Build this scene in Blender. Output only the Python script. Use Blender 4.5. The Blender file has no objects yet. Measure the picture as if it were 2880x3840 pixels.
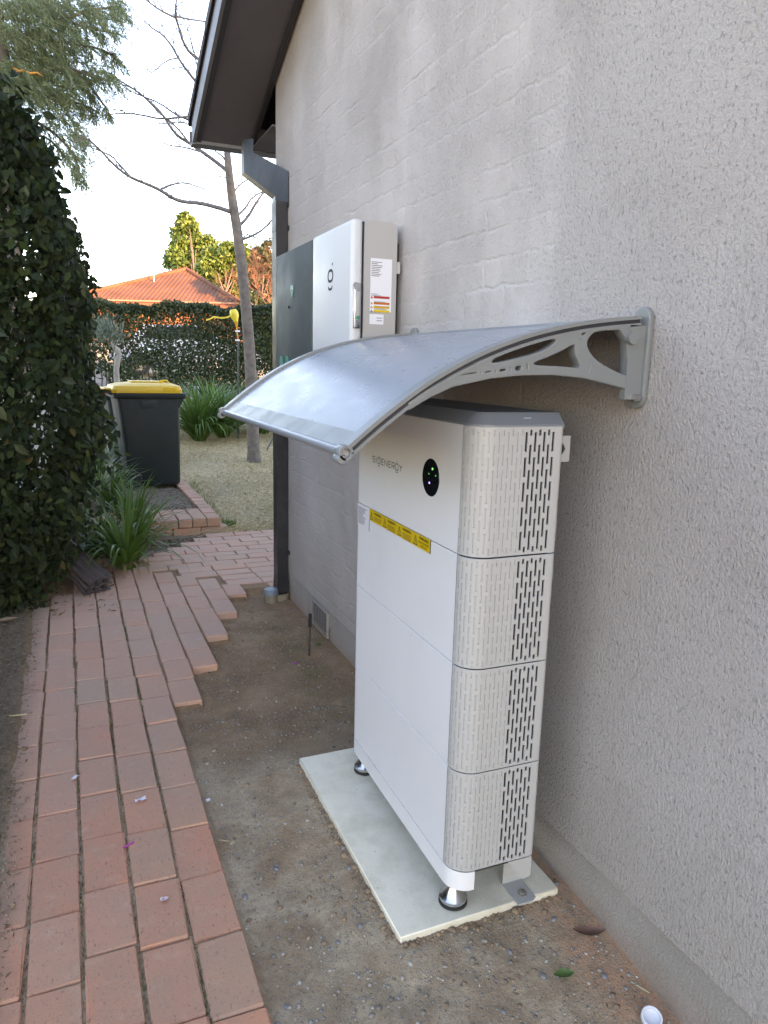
import bpy, bmesh, math, random
import numpy as np
from mathutils import Vector, Matrix, noise
random.seed(7); rng = np.random.default_rng(7)
SC = bpy.context.scene; COL = SC.collection
R = math.radians
# ---------------------------------------------------------------- camera
CAMP = Vector((-1.1993, 0.0, 1.4566)); FPX = 2704.1
def _axes(yaw, pitch, roll):
    cy, sy, cp, sp = math.cos(yaw), math.sin(yaw), math.cos(pitch), math.sin(pitch)
    f = Vector((sy*cp, cy*cp, sp)); r = Vector((cy, -sy, 0)); u = r.cross(f)
    return math.cos(roll)*r + math.sin(roll)*u, -math.sin(roll)*r + math.cos(roll)*u, f
AR, AU, AF = _axes(R(23.58498), R(-11.38059), R(1.42883))
cam = bpy.data.cameras.new('camera'); camo = bpy.data.objects.new('camera', cam); COL.objects.link(camo)
camo.matrix_world = Matrix(((AR.x, AU.x, -AF.x, CAMP.x), (AR.y, AU.y, -AF.y, CAMP.y), (AR.z, AU.z, -AF.z, CAMP.z), (0, 0, 0, 1)))
cam.sensor_fit = 'VERTICAL'; cam.sensor_height = 36; cam.sensor_width = 27; cam.lens = FPX/3840*36
cam.clip_end = 2000; cam.clip_start = .02
SC.camera = camo
# ---------------------------------------------------------------- light
SUN_EL = R(14.0); SUN_DIR = Vector((.42, -.91, 0)).normalized()   # horizontal direction towards the sun
w = bpy.data.worlds.new('World'); SC.world = w; w.use_nodes = True
nt = w.node_tree; bg = nt.nodes['Background']
sky = nt.nodes.new('ShaderNodeTexSky'); sky.sky_type = 'NISHITA'; sky.sun_disc = False
sky.sun_elevation = SUN_EL; sky.sun_rotation = math.atan2(SUN_DIR.x, SUN_DIR.y)
sky.air_density = 1.0; sky.dust_density = .3; sky.ozone_density = 3.4
nt.links.new(sky.outputs['Color'], bg.inputs['Color']); bg.inputs['Strength'].default_value = .15
sl = bpy.data.lights.new('sun', 'SUN'); sl.energy = 2.0; sl.angle = R(.6); sl.color = (1.0, .70, .46)
so = bpy.data.objects.new('sun', sl); COL.objects.link(so)
d3 = Vector((SUN_DIR.x*math.cos(SUN_EL), SUN_DIR.y*math.cos(SUN_EL), math.sin(SUN_EL)))
so.rotation_euler = d3.to_track_quat('Z', 'Y').to_euler(); so.location = (5, -20, 20)
vs = SC.view_settings; vs.view_transform = 'Standard'; vs.look = 'None'; vs.gamma = 1; vs.exposure = 3.17
vs.use_white_balance = True; vs.white_balance_temperature = 10900; vs.white_balance_tint = 28
vs.use_curve_mapping = False
SC.cycles.max_bounces = 8; SC.cycles.transparent_max_bounces = 8

# ---------------------------------------------------------------- helpers
def ray(px, py): return AF + AR*((px-1440)/FPX) - AU*((py-1920)/FPX)
def PX(px, py, X): d = ray(px, py); return CAMP + d*((X-CAMP.x)/d.x)
def PY(px, py, Y): d = ray(px, py); return CAMP + d*((Y-CAMP.y)/d.y)
def PZ(px, py, Z): d = ray(px, py); return CAMP + d*((Z-CAMP.z)/d.z)
def PD(px, py, D): d = ray(px, py); return CAMP + d*D            # D = depth along the view axis

def tag(o, label=None, cat=None, group=None, kind=None):
    if label: o['label'] = label
    if cat: o['category'] = cat
    if group: o['group'] = group
    if kind: o['kind'] = kind
    return o
def empty(name, loc=(0, 0, 0), rz=0.0, label=None, cat=None, group=None):
    o = bpy.data.objects.new(name, None); COL.objects.link(o); o.location = loc; o.rotation_euler = (0, 0, rz)
    o.empty_display_size = .1
    return tag(o, label, cat, group)
def link(name, me, mat=None, parent=None, loc=None, rot=None):
    o = bpy.data.objects.new(name, me); COL.objects.link(o)
    if mat is not None and not me.materials: me.materials.append(mat)
    if parent: o.parent = parent
    if loc is not None: o.location = loc
    if rot is not None: o.rotation_euler = rot
    return o
def smooth(me, ang=35):
    me.shade_smooth(); me.set_sharp_from_angle(angle=R(ang))

class MB:
    """collects faces for one mesh object"""
    def __init__(s): s.v = []; s.f = []
    def face(s, pts):
        n = len(s.v); s.v += [tuple(p) for p in pts]; s.f.append(tuple(range(n, n+len(pts)))); return s
    def add(s, vs_, fs):
        n = len(s.v); s.v += [tuple(p) for p in vs_]; s.f += [tuple(i+n for i in f) for f in fs]; return s
    def box(s, x0, x1, y0, y1, z0, z1):
        v = [(x, y, z) for x in (x0, x1) for y in (y0, y1) for z in (z0, z1)]
        return s.add(v, [(0, 1, 3, 2), (4, 6, 7, 5), (0, 4, 5, 1), (2, 3, 7, 6), (0, 2, 6, 4), (1, 5, 7, 3)])
    def tube(s, pts, rad, seg=8, cap=True):
        pts = [Vector(p) for p in pts]; n = len(pts)
        rad = rad if hasattr(rad, '__len__') else [rad]*n
        base = len(s.v); up = None
        for i, p in enumerate(pts):
            t = (pts[min(i+1, n-1)] - pts[max(i-1, 0)]).normalized()
            if up is None: up = t.orthogonal().normalized()
            up = (up - t*up.dot(t))
            up = up.normalized() if up.length > 1e-6 else t.orthogonal().normalized()
            b = t.cross(up)
            for k in range(seg):
                a = 2*math.pi*k/seg
                s.v.append(tuple(p + (up*math.cos(a) + b*math.sin(a))*rad[i]))
        for i in range(n-1):
            for k in range(seg):
                k2 = (k+1) % seg
                s.f.append((base+i*seg+k, base+i*seg+k2, base+(i+1)*seg+k2, base+(i+1)*seg+k))
        if cap:
            s.f.append(tuple(base+k for k in reversed(range(seg)))); s.f.append(tuple(base+(n-1)*seg+k for k in range(seg)))
        return s
    def lathe(s, prof, c=(0, 0, 0), seg=24, axis='z'):
        base = len(s.v)
        for r, h in prof:
            for k in range(seg):
                a = 2*math.pi*k/seg; x, y = r*math.cos(a), r*math.sin(a)
                p = (x, y, h) if axis == 'z' else ((h, x, y) if axis == 'x' else (x, h, -y))
                s.v.append((p[0]+c[0], p[1]+c[1], p[2]+c[2]))
        n = len(prof)
        for i in range(n-1):
            for k in range(seg):
                k2 = (k+1) % seg
                s.f.append((base+i*seg+k, base+i*seg+k2, base+(i+1)*seg+k2, base+(i+1)*seg+k))
        s.f.append(tuple(base+k for k in reversed(range(seg)))); s.f.append(tuple(base+(n-1)*seg+k for k in range(seg)))
        return s
    def prism(s, poly, a, b):
        """poly: list of 3-vectors, swept from offset a to offset b (vectors)"""
        n = len(poly); a = Vector(a); b = Vector(b)
        v = [Vector(p)+a for p in poly]+[Vector(p)+b for p in poly]
        f = [tuple(reversed(range(n))), tuple(range(n, 2*n))]+[(i, (i+1) % n, (i+1) % n+n, i+n) for i in range(n)]
        return s.add(v, f)
    def mesh(s, name, sm=None):
        me = bpy.data.meshes.new(name); me.from_pydata(s.v, [], s.f); me.update()
        bm = bmesh.new(); bm.from_mesh(me); bmesh.ops.recalc_face_normals(bm, faces=bm.faces); bm.to_mesh(me); bm.free()
        if sm: smooth(me, sm)
        return me
    def build(s, name, mat, parent=None, sm=None, loc=None, rot=None):
        return link(name, s.mesh(name, sm), mat, parent, loc, rot)

def rbox_mesh(name, x0, x1, y0, y1, z0, z1, r=.01, seg=3, which=None, sm=40):
    bm = bmesh.new()
    v = [bm.verts.new((x, y, z)) for x in (x0, x1) for y in (y0, y1) for z in (z0, z1)]
    for f in [(0, 1, 3, 2), (4, 6, 7, 5), (0, 4, 5, 1), (2, 3, 7, 6), (0, 2, 6, 4), (1, 5, 7, 3)]: bm.faces.new([v[i] for i in f])
    bmesh.ops.recalc_face_normals(bm, faces=bm.faces)
    es = [e for e in bm.edges if which is None or which(e)]
    bmesh.ops.bevel(bm, geom=es, offset=r, segments=seg, profile=.5, affect='EDGES', clamp_overlap=True)
    me = bpy.data.meshes.new(name); bm.to_mesh(me); bm.free()
    if sm: smooth(me, sm)
    return me
def rbox(name, mat, parent, *a, **k): return link(name, rbox_mesh(name, *a, **k), mat, parent)

def fill2d(name, loops, depth, to3, mat, parent=None, bevel=0.0):
    """flat outline with holes -> solid plate; loops are 2D, to3 maps (u, v, w) -> 3D"""
    cu = bpy.data.curves.new(name, 'CURVE'); cu.dimensions = '2D'; cu.fill_mode = 'BOTH'; cu.extrude = depth/2-bevel
    cu.bevel_depth = bevel; cu.bevel_resolution = 1
    for lp in loops:
        sp = cu.splines.new('POLY'); sp.points.add(len(lp)-1); sp.use_cyclic_u = True
        for i, (a, b) in enumerate(lp): sp.points[i].co = (a, b, 0, 1)
    t = bpy.data.objects.new(name, cu); COL.objects.link(t)
    dg = bpy.context.evaluated_depsgraph_get()
    me = bpy.data.meshes.new_from_object(t.evaluated_get(dg)); me.name = name
    bpy.data.objects.remove(t); bpy.data.curves.remove(cu)
    for v in me.vertices: v.co = Vector(to3(v.co.x, v.co.y, v.co.z))
    bm = bmesh.new(); bm.from_mesh(me); bmesh.ops.recalc_face_normals(bm, faces=bm.faces); bm.to_mesh(me); bm.free()
    me.materials.clear(); smooth(me, 40)
    return link(name, me, mat, parent)
def text_mesh(name, body, size, to3, mat, parent, align='LEFT', space=1.0):
    cu = bpy.data.curves.new(name, 'FONT'); cu.body = body; cu.size = size; cu.align_x = align; cu.align_y = 'CENTER'; cu.space_character = space
    cu.extrude = .0001; cu.resolution_u = 2; cu.offset = size*.018
    t = bpy.data.objects.new(name, cu); COL.objects.link(t)
    dg = bpy.context.evaluated_depsgraph_get()
    me = bpy.data.meshes.new_from_object(t.evaluated_get(dg)); me.name = name
    bpy.data.objects.remove(t); bpy.data.curves.remove(cu)
    for v in me.vertices: v.co = Vector(to3(v.co.x, v.co.y, v.co.z))
    me.materials.clear()
    return link(name, me, mat, parent)
def chaikin(pts, n=2, closed=True):
    for _ in range(n):
        q = []
        m = len(pts)
        for i in range(m if closed else m-1):
            a, b = pts[i], pts[(i+1) % m]
            q.append(tuple(a[k]*.75+b[k]*.25 for k in range(len(a)))); q.append(tuple(a[k]*.25+b[k]*.75 for k in range(len(a))))
        if not closed: q = [pts[0]]+q+[pts[-1]]
        pts = q
    return pts
def npmesh(name, V, F, mat, parent=None, sm=False):
    """V (n,3), F (m,k) equal-sized faces"""
    me = bpy.data.meshes.new(name); V = np.asarray(V, np.float32); F = np.asarray(F, np.int32); k = F.shape[1]
    me.vertices.add(len(V)); me.vertices.foreach_set('co', V.ravel())
    me.loops.add(F.size); me.loops.foreach_set('vertex_index', F.ravel())
    me.polygons.add(len(F)); me.polygons.foreach_set('loop_start', np.arange(0, F.size, k, dtype=np.int32))
    me.update(calc_edges=True)
    if sm: me.shade_smooth()
    return link(name, me, mat, parent)

# ---------------------------------------------------------------- materials
class NT:
    def __init__(s, name):
        s.m = bpy.data.materials.new(name); s.m.use_nodes = True; s.t = s.m.node_tree; s.b = s.t.nodes['Principled BSDF']; s.out = s.t.nodes['Material Output']
    def n(s, ty, **k):
        n = s.t.nodes.new(ty)
        for a, b in k.items(): setattr(n, a, b)
        return n
    def l(s, a, b): s.t.links.new(a, b)
    def coord(s, kind='Object'):
        if kind == 'World': return s.n('ShaderNodeNewGeometry').outputs['Position']
        return s.n('ShaderNodeTexCoord').outputs[kind]
    def mapped(s, vec, scale=(1, 1, 1), loc=(0, 0, 0), rot=(0, 0, 0)):
        m = s.n('ShaderNodeMapping'); m.inputs['Scale'].default_value = scale; m.inputs['Location'].default_value = loc; m.inputs['Rotation'].default_value = rot
        s.l(vec, m.inputs['Vector']); return m.outputs[0]
    def noise(s, vec, scale, detail=4, rough=.55, dist=0.0):
        n = s.n('ShaderNodeTexNoise'); n.inputs['Scale'].default_value = scale; n.inputs['Detail'].default_value = detail
        n.inputs['Roughness'].default_value = rough; n.inputs['Distortion'].default_value = dist; s.l(vec, n.inputs['Vector']); return n.outputs['Fac']
    def ramp(s, fac, stops, interp='LINEAR'):
        r = s.n('ShaderNodeValToRGB'); r.color_ramp.interpolation = interp; e = r.color_ramp.elements
        while len(e) < len(stops): e.new(.5)
        for i, (p, c) in enumerate(stops):
            e[i].position = p; e[i].color = (c, c, c, 1) if isinstance(c, (int, float)) else (*c, 1)
        s.l(fac, r.inputs['Fac']); return r.outputs['Color']
    def mix(s, fac, a, b, bt='MIX'):
        m = s.n('ShaderNodeMix', data_type='RGBA', blend_type=bt)
        for v, i in ((fac, 0), (a, 6), (b, 7)):
            if hasattr(v, 'is_linked'): s.l(v, m.inputs[i])
            else: m.inputs[i].default_value = v if i == 0 else (*v, 1)
        return m.outputs[2]
    def math(s, op, a, b=None, clamp=False):
        m = s.n('ShaderNodeMath', operation=op, use_clamp=clamp)
        for v, i in ((a, 0), (b, 1)):
            if v is None: continue
            if hasattr(v, 'is_linked'): s.l(v, m.inputs[i])
            else: m.inputs[i].default_value = v
        return m.outputs[0]
    def rng_(s, v, a, b, c=0.0, d=1.0, sm=True):
        m = s.n('ShaderNodeMapRange'); m.interpolation_type = 'SMOOTHSTEP' if sm else 'LINEAR'
        s.l(v, m.inputs[0])
        for i, x in enumerate((a, b, c, d)): m.inputs[1+i].default_value = x
        return m.outputs[0]
    def xyz(s, vec):
        x = s.n('ShaderNodeSeparateXYZ'); s.l(vec, x.inputs[0]); return x.outputs
    def bump(s, h, dist=.01, strength=1.0, prev=None):
        b = s.n('ShaderNodeBump'); b.inputs['Distance'].default_value = dist; b.inputs['Strength'].default_value = strength
        s.l(h, b.inputs['Height'])
        if prev is not None: s.l(prev, b.inputs['Normal'])
        return b.outputs[0]
    def set(s, color=None, rough=None, metal=None, normal=None, **k):
        for v, key in ((color, 'Base Color'), (rough, 'Roughness'), (metal, 'Metallic'), (normal, 'Normal')):
            if v is None: continue
            if hasattr(v, 'is_linked'): s.l(v, s.b.inputs[key])
            else: s.b.inputs[key].default_value = (*v, 1) if key == 'Base Color' else v
        for a, b in k.items(): s.b.inputs[a].default_value = b
        return s.m
def pbr(name, color, rough=.5, metal=0.0, var=.12, scale=6.0, bump=0.0, bscale=60.0, dirt=None, dirt_amt=.3, **k):
    t = NT(name); co = t.coord('Object'); f = t.noise(co, scale, 5)
    c2 = tuple(min(1, c*(1+var)) for c in color); c1 = tuple(c*(1-var) for c in color)
    c = t.ramp(f, [(.3, c1), (.7, c2)])
    if dirt:
        g = t.ramp(t.noise(co, scale*2.3, 8, .7), [(.5, 0.0), (.75, dirt_amt)]); c = t.mix(g, c, dirt)
    rr = t.rng_(t.noise(co, scale*1.7, 4), .3, .7, max(.02, rough*.85), min(1, rough*1.15))
    nm = t.bump(t.noise(co, bscale, 4, .6), bump) if bump else None
    return t.set(c, rr, metal, nm, **k)

# stucco house wall
t = NT('render_stucco'); W = t.coord('World'); x, y, z = t.xyz(W)
brickv = t.n('ShaderNodeCombineXYZ'); t.l(y, brickv.inputs[0]); t.l(z, brickv.inputs[1])
wob = t.noise(W, 9, 5, .7); bv = t.n('ShaderNodeVectorMath', operation='ADD'); t.l(brickv.outputs[0], bv.inputs[0])
sc_ = t.n('ShaderNodeVectorMath', operation='SCALE'); sc_.inputs[3].default_value = .045
cmb = t.n('ShaderNodeCombineXYZ'); t.l(wob, cmb.inputs[0]); t.l(wob, cmb.inputs[1]); t.l(cmb.outputs[0], sc_.inputs[0]); t.l(sc_.outputs[0], bv.inputs[1])
br = t.n('ShaderNodeTexBrick'); br.inputs['Scale'].default_value = 1; br.inputs['Brick Width'].default_value = .24; br.inputs['Row Height'].default_value = .086
br.inputs['Mortar Size'].default_value = .010; br.inputs['Mortar Smooth'].default_value = 1.0; t.l(bv.outputs[0], br.inputs['Vector'])
near = t.rng_(t.math('ADD', y, t.math('MULTIPLY', t.noise(W, 5, 3), .12)), 1.66, 1.74, 1.0, 0.0)      # coarse coat nearest the viewer
smoothz = t.math('MULTIPLY', t.rng_(z, 1.2, 2.4, .75, 1.0), 1.0)
Ws = t.mapped(W, (1, 1, .55))
knob = t.ramp(t.noise(t.mapped(W, (1, 1, .75)), 150, 4, .65), [(.36, 0.0), (.66, 1.0)])
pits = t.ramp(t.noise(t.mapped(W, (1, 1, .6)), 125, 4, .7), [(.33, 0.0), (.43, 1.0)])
drag = t.ramp(t.noise(t.mapped(W, (1, 1, .13)), 150, 5, .7), [(.53, 0.0), (.68, 1.0)])
fine = t.noise(W, 300, 4, .75)
dragm = t.math('MULTIPLY', drag, t.ramp(t.noise(W, 3.6, 4, .6), [(.44, 0.0), (.6, 1.0)]))
hA = t.math('ADD', t.math('MULTIPLY', knob, .8), t.math('MULTIPLY', fine, .3)); hA = t.math('SUBTRACT', hA, t.math('MULTIPLY', dragm, .35)); hA = t.math('ADD', hA, t.math('MULTIPLY', pits, .5))
mott = t.ramp(t.noise(t.mapped(W, (1, 1, .6)), 2.8, 6, .7), [(.36, .22), (.6, .95)])
hB = t.math('ADD', t.math('MULTIPLY', t.math('MULTIPLY', hA, mott), .9), t.math('MULTIPLY', fine, .22))
mort = t.math('MULTIPLY', br.outputs['Fac'], t.ramp(t.noise(t.mapped(W, (1, 1, 3)), 2.6, 5, .7), [(.42, .08), (.66, .6)]))
hB = t.math('SUBTRACT', hB, t.math('MULTIPLY', mort, 1.5)); hB = t.math('ADD', hB, t.math('MULTIPLY', t.noise(t.mapped(W, (1, 1, 2.2)), 14, 5, .7), .7))
hm = t.n('ShaderNodeMix', data_type='FLOAT'); t.l(near, hm.inputs[0]); t.l(hB, hm.inputs[2]); t.l(hA, hm.inputs[3])
nrm = t.bump(hm.outputs[0], .0043, 1.0)
c = t.ramp(t.noise(W, 1.3, 6, .62), [(.3, (.455, .408, .382)), (.5, (.505, .458, .432)), (.72, (.545, .502, .478))])
c = t.mix(t.ramp(t.noise(t.mapped(W, (1, 3, .35)), 2.2, 7, .7), [(.54, 0.0), (.74, .26)]), c, (.46, .405, .33))
c = t.mix(t.math('MULTIPLY', t.math('SUBTRACT', 1.0, pits), t.math('ADD', t.rng_(near, 0, 1, .0, .62), t.math('MULTIPLY', t.rng_(near, 0, 1, .55, 0.0), mott))), c, (.25, .23, .205))  # shade inside the stucco pits painted as darker specks
c = t.mix(t.math('MULTIPLY', dragm, t.rng_(near, 0, 1, .10, .14)), c, (.25, .235, .20))
c = t.mix(t.math('MULTIPLY', t.math('MULTIPLY', mort, t.ramp(t.noise(W, 6, 3), [(.4, 0.0), (.6, 1.0)])), t.rng_(near, 0, 1, .5, 0.0)), c, (.66, .645, .63))
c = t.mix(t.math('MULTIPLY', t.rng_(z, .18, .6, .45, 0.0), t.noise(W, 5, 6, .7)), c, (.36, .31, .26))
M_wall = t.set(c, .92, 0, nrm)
t = NT('render_plinth'); W = t.coord('World'); x, y, z = t.xyz(W)
c = t.ramp(t.noise(W, 4, 7, .65), [(.3, (.42, .375, .335)), (.7, (.53, .485, .45))])
c = t.mix(t.math('MULTIPLY', t.rng_(z, -.02, .12, 1.0, 0.0), t.noise(W, 9, 5, .7)), c, (.46, .27, .17))
M_plinth = t.set(c, .95, 0, t.bump(t.math('ADD', t.ramp(t.noise(W, 130, 5, .7), [(.36, 0.0), (.64, 1.0)]), t.noise(W, 12, 6, .7)), .004))

M_barge = pbr('grey_barge_paint', (.15, .16, .18), .5, 0, .1, 3)
M_soffit = pbr('soffit_board', (.105, .10, .115), .75, 0, .08, 2)
M_trim = pbr('dark_trim', (.035, .035, .042), .5)
M_pipe = pbr('downpipe_charcoal', (.022, .023, .028), .42, 0, .15, 4, dirt=(.15, .13, .11), dirt_amt=.2)
M_tileroof = pbr('own_roof_tile', (.05, .042, .042), .8)
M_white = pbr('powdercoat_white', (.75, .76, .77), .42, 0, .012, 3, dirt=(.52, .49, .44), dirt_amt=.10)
M_white2 = pbr('powdercoat_white_shaded', (.43, .43, .42), .45, 0, .015, 3, dirt=(.38, .35, .30), dirt_amt=.14)  # white coat with the side panel's shade put into a darker colour
M_doorw = pbr('cabinet_door_white', (.58, .60, .62), .42, 0, .012, 3)
M_cabgrey = pbr('cabinet_body_grey', (.40, .39, .38), .5, 0, .02, 3)
M_dkgreen = pbr('dark_green_grey_metal', (.062, .080, .080), .6, 0, .06, 3)
M_core = pbr('dark_inner_casing', (.05, .05, .052), .45, .3, .2, 20)
M_top = pbr('grey_top_cover', (.17, .19, .215), .45, 0, .05)
M_black = pbr('black_gloss', (.006, .007, .011), .08)
M_rubber = pbr('black_rubber', (.02, .02, .02), .8)
M_steel = pbr('bright_steel', (.62, .62, .63), .22, 1.0, .06, 30)
M_zinc = pbr('dull_steel', (.35, .34, .32), .45, .8, .2, 30)
M_rust = pbr('rusty_steel', (.10, .065, .05), .8, .2, .4, 30)
M_ink = pbr('black_ink', (.015, .015, .018), .6)
M_ink2 = pbr('grey_ink', (.20, .20, .22), .6)
M_paper = pbr('label_white', (.72, .73, .77), .5, 0, .02)
M_yellow = pbr('sticker_yellow', (.72, .47, .02), .45, 0, .03)
M_ylines = pbr('sticker_brown_print', (.22, .12, .01), .6)
M_red = pbr('label_red', (.50, .03, .03), .5)
M_orange = pbr('label_orange', (.55, .13, .02), .5)
M_amber = pbr('label_amber', (.62, .33, .03), .5)
M_teal = pbr('teal_enamel', (.0, .22, .17), .4)
M_cond = pbr('grey_conduit', (.50, .50, .49), .55)
M_awnframe = pbr('awning_grey_plastic', (.20, .215, .215), .38, 0, .05, 8, dirt=(.25, .23, .19), dirt_amt=.18)
M_awndark = pbr('awning_infill_grey', (.33, .335, .33), .45, 0, .06, 8)  # even grey of the recessed bracket infill
M_alu = pbr('awning_aluminium', (.34, .36, .39), .36, .4, .03, 4)
t = NT('awning_sheet'); co = t.coord('Object')
c = t.ramp(t.noise(co, 3, 5), [(.3, (.235, .265, .30)), (.7, (.265, .295, .33))])
c = t.mix(t.ramp(t.noise(co, 18, 8, .75), [(.56, 0.0), (.72, .3)]), c, (.22, .20, .165))
rr = t.ramp(t.noise(t.mapped(co, (4, 1.5, 4)), 5, 6, .7), [(.35, .26), (.65, .34)])
M_sheet = t.set(c, rr, 0, t.bump(t.noise(t.mapped(co, (1, 3.5, 1)), 3.2, 2, .4), .003, .2)); M_sheet.node_tree.nodes['Principled BSDF'].inputs['IOR'].default_value = 1.5
t = NT('cement_slab'); co = t.coord('Object')
c = t.ramp(t.noise(co, 5, 6, .6), [(.3, (.76, .69, .54)), (.7, (.86, .80, .66))])
c = t.mix(t.ramp(t.noise(co, 7, 7, .7), [(.47, 0.0), (.72, .65)]), c, (.55, .47, .34))
c = t.mix(t.ramp(t.noise(co, 45, 3, .6), [(.70, 0.0), (.78, .6)]), c, (.2, .17, .13))
M_slab = t.set(c, .75, 0, t.bump(t.noise(co, 140, 4), .0008))

def brick_mat(name, stops, dusty=True):
    t = NT(name); oi = t.n('ShaderNodeObjectInfo'); co = t.coord('World'); x, y, z = t.xyz(co)
    c = t.ramp(oi.outputs['Random'], stops, 'LINEAR')
    c = t.mix(t.ramp(t.noise(co, 9, 6, .65), [(.4, 0.0), (.75, .55)]), c, (.60, .28, .16))
    c = t.mix(t.ramp(t.noise(co, 5.5, 5, .6), [(.45, 0.0), (.7, .45)]), c, (.40, .27, .19))
    c = t.mix(t.ramp(t.noise(t.mapped(co, (150, 55, 60)), 1.0, 3, .6), [(.60, 0.0), (.69, .65)]), c, (.17, .10, .075))    # firing flecks
    c = t.mix(t.ramp(t.noise(t.mapped(co, (60, 170, 60)), 1.0, 2, .6), [(.63, 0.0), (.71, .5)]), c, (.18, .11, .08))
    c = t.mix(t.ramp(t.noise(co, 2.6, 6, .7), [(.46, 0.0), (.66, .42)]), c, (.33, .235, .18))
    c = t.mix(t.ramp(t.noise(co, 17, 5, .75), [(.55, 0.0), (.70, .4)]), c, (.62, .40, .29))
    if dusty:
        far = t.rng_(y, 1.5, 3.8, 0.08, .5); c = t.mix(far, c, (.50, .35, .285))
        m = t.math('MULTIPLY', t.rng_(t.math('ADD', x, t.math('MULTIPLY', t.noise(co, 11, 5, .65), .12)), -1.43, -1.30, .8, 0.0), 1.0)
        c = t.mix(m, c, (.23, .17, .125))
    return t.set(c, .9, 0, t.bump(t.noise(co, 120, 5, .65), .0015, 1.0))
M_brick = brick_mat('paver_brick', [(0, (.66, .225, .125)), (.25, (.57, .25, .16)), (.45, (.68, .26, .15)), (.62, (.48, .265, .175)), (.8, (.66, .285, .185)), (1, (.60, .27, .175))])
M_brick2 = brick_mat('edging_brick', [(0, (.46, .22, .15)), (.5, (.42, .24, .17)), (1, (.50, .28, .21))], False)

t = NT('soil'); W = t.coord('World'); x, y, z = t.xyz(W)
soil = t.ramp(t.noise(W, 3.4, 8, .7), [(.3, (.20, .105, .055)), (.5, (.34, .195, .108)), (.72, (.50, .32, .19))])
grey = t.ramp(t.noise(W, 16, 7, .7), [(.3, (.40, .285, .19)), (.7, (.70, .54, .38))])
gm = t.math('MULTIPLY', t.rng_(t.math('ADD', y, t.math('MULTIPLY', t.noise(W, 4, 4), .8)), 2.5, 3.1, 1.0, 0.0), t.ramp(t.noise(W, 5, 5, .6), [(.34, .2), (.6, .9)]))
c = t.mix(gm, soil, grey)
moss = t.math('MULTIPLY', t.ramp(t.noise(W, 6, 6, .65), [(.42, 0.0), (.66, .65)]), t.math('MULTIPLY', t.rng_(y, 2.4, 2.8, 0.0, 1.0), t.rng_(y, 3.5, 4.2, 1.0, 0.0)))
moss = t.math('MULTIPLY', moss, t.rng_(x, -.42, -.2, 0.0, 1.0))
c = t.mix(moss, c, (.20, .155, .055))
terr = t.math('MULTIPLY', t.math('MULTIPLY', t.rng_(t.math('ADD', x, t.math('MULTIPLY', t.noise(W, 9, 5, .7), .16)), -.10, .0, 0.0, 1.0), t.rng_(y, 1.75, 2.0, 1.0, .25)), t.ramp(t.noise(W, 20, 5, .7), [(.36, .2), (.6, .95)]))
c = t.mix(terr, c, (.66, .34, .21))
mulch = t.ramp(t.noise(W, 60, 6, .7), [(.3, (.045, .035, .028)), (.55, (.10, .08, .065)), (.75, (.2, .17, .14))])
c = t.mix(t.rng_(x, -1.5, -1.42, 1.0, 0.0), c, t.mix(t.ramp(t.noise(W, 45, 5, .7), [(.3, 0.0), (.7, 1.0)]), (.11, .075, .05), (.25, .185, .13)))
bed = t.math('MULTIPLY', t.rng_(y, 5.35, 5.5, 0.0, 1.0), t.rng_(x, -.14, -.10, 1.0, 0.0))
c = t.mix(bed, c, t.mix(.55, mulch, (.36, .29, .23)))
lawn = t.ramp(t.noise(t.mapped(W, (1, 1, 1)), 22, 8, .8), [(.3, (.15, .105, .06)), (.45, (.40, .30, .17)), (.58, (.58, .46, .28)), (.75, (.26, .21, .11))])
lawn = t.mix(t.ramp(t.noise(W, 1.7, 6, .65), [(.45, 0.0), (.7, .7)]), lawn, (.22, .20, .12))
lm = t.math('MULTIPLY', t.rng_(t.math('ADD', y, t.math('MULTIPLY', t.noise(W, 8, 4), .25)), 5.95, 6.15, 0.0, 1.0), t.rng_(x, -.11, -.07, 0.0, 1.0))
c = t.mix(lm, c, lawn)
grit = t.noise(W, 210, 6, .8)
c = t.mix(t.ramp(grit, [(.34, .5), (.45, 0.0)]), c, (.13, .09, .062)); c = t.mix(t.ramp(grit, [(.56, 0.0), (.66, .55)]), c, (.50, .42, .33))
c = t.mix(t.ramp(t.noise(W, 70, 6, .75), [(.36, .4), (.48, 0.0)]), c, (.16, .11, .075))
h = t.math('ADD', t.math('MULTIPLY', t.noise(W, 34, 7, .75), 1.0), t.math('MULTIPLY', t.noise(W, 150, 5, .75), .55))
M_soil = t.set(c, .97, 0, t.bump(h, .011, 1.0))

def leaf_mat(name, a, b, c_, rough=.42, trans=.25, spec=.5, extra=()):
    t = NT(name); g = t.n('ShaderNodeNewGeometry'); col = t.ramp(g.outputs['Random Per Island'], [(0, a), (.55, b), (.9 if extra else 1, c_)]+list(extra))
    t.set(col, rough); t.b.inputs['Specular IOR Level'].default_value = spec
    tr = t.n('ShaderNodeBsdfTranslucent'); t.l(col, tr.inputs['Color'])
    ms = t.n('ShaderNodeMixShader'); ms.inputs[0].default_value = trans
    t.l(t.b.outputs[0], ms.inputs[1]); t.l(tr.outputs[0], ms.inputs[2]); t.l(ms.outputs[0], t.out.inputs['Surface'])
    return t.m
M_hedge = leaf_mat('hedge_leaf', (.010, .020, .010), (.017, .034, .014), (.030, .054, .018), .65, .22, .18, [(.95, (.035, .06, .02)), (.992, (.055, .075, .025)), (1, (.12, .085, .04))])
M_strap = leaf_mat('strap_leaf', (.05, .12, .025), (.075, .165, .035), (.12, .22, .055), .35, .3)
M_straw = leaf_mat('dead_leaf', (.12, .075, .04), (.22, .15, .08), (.30, .22, .13), .7, .2)
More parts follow.
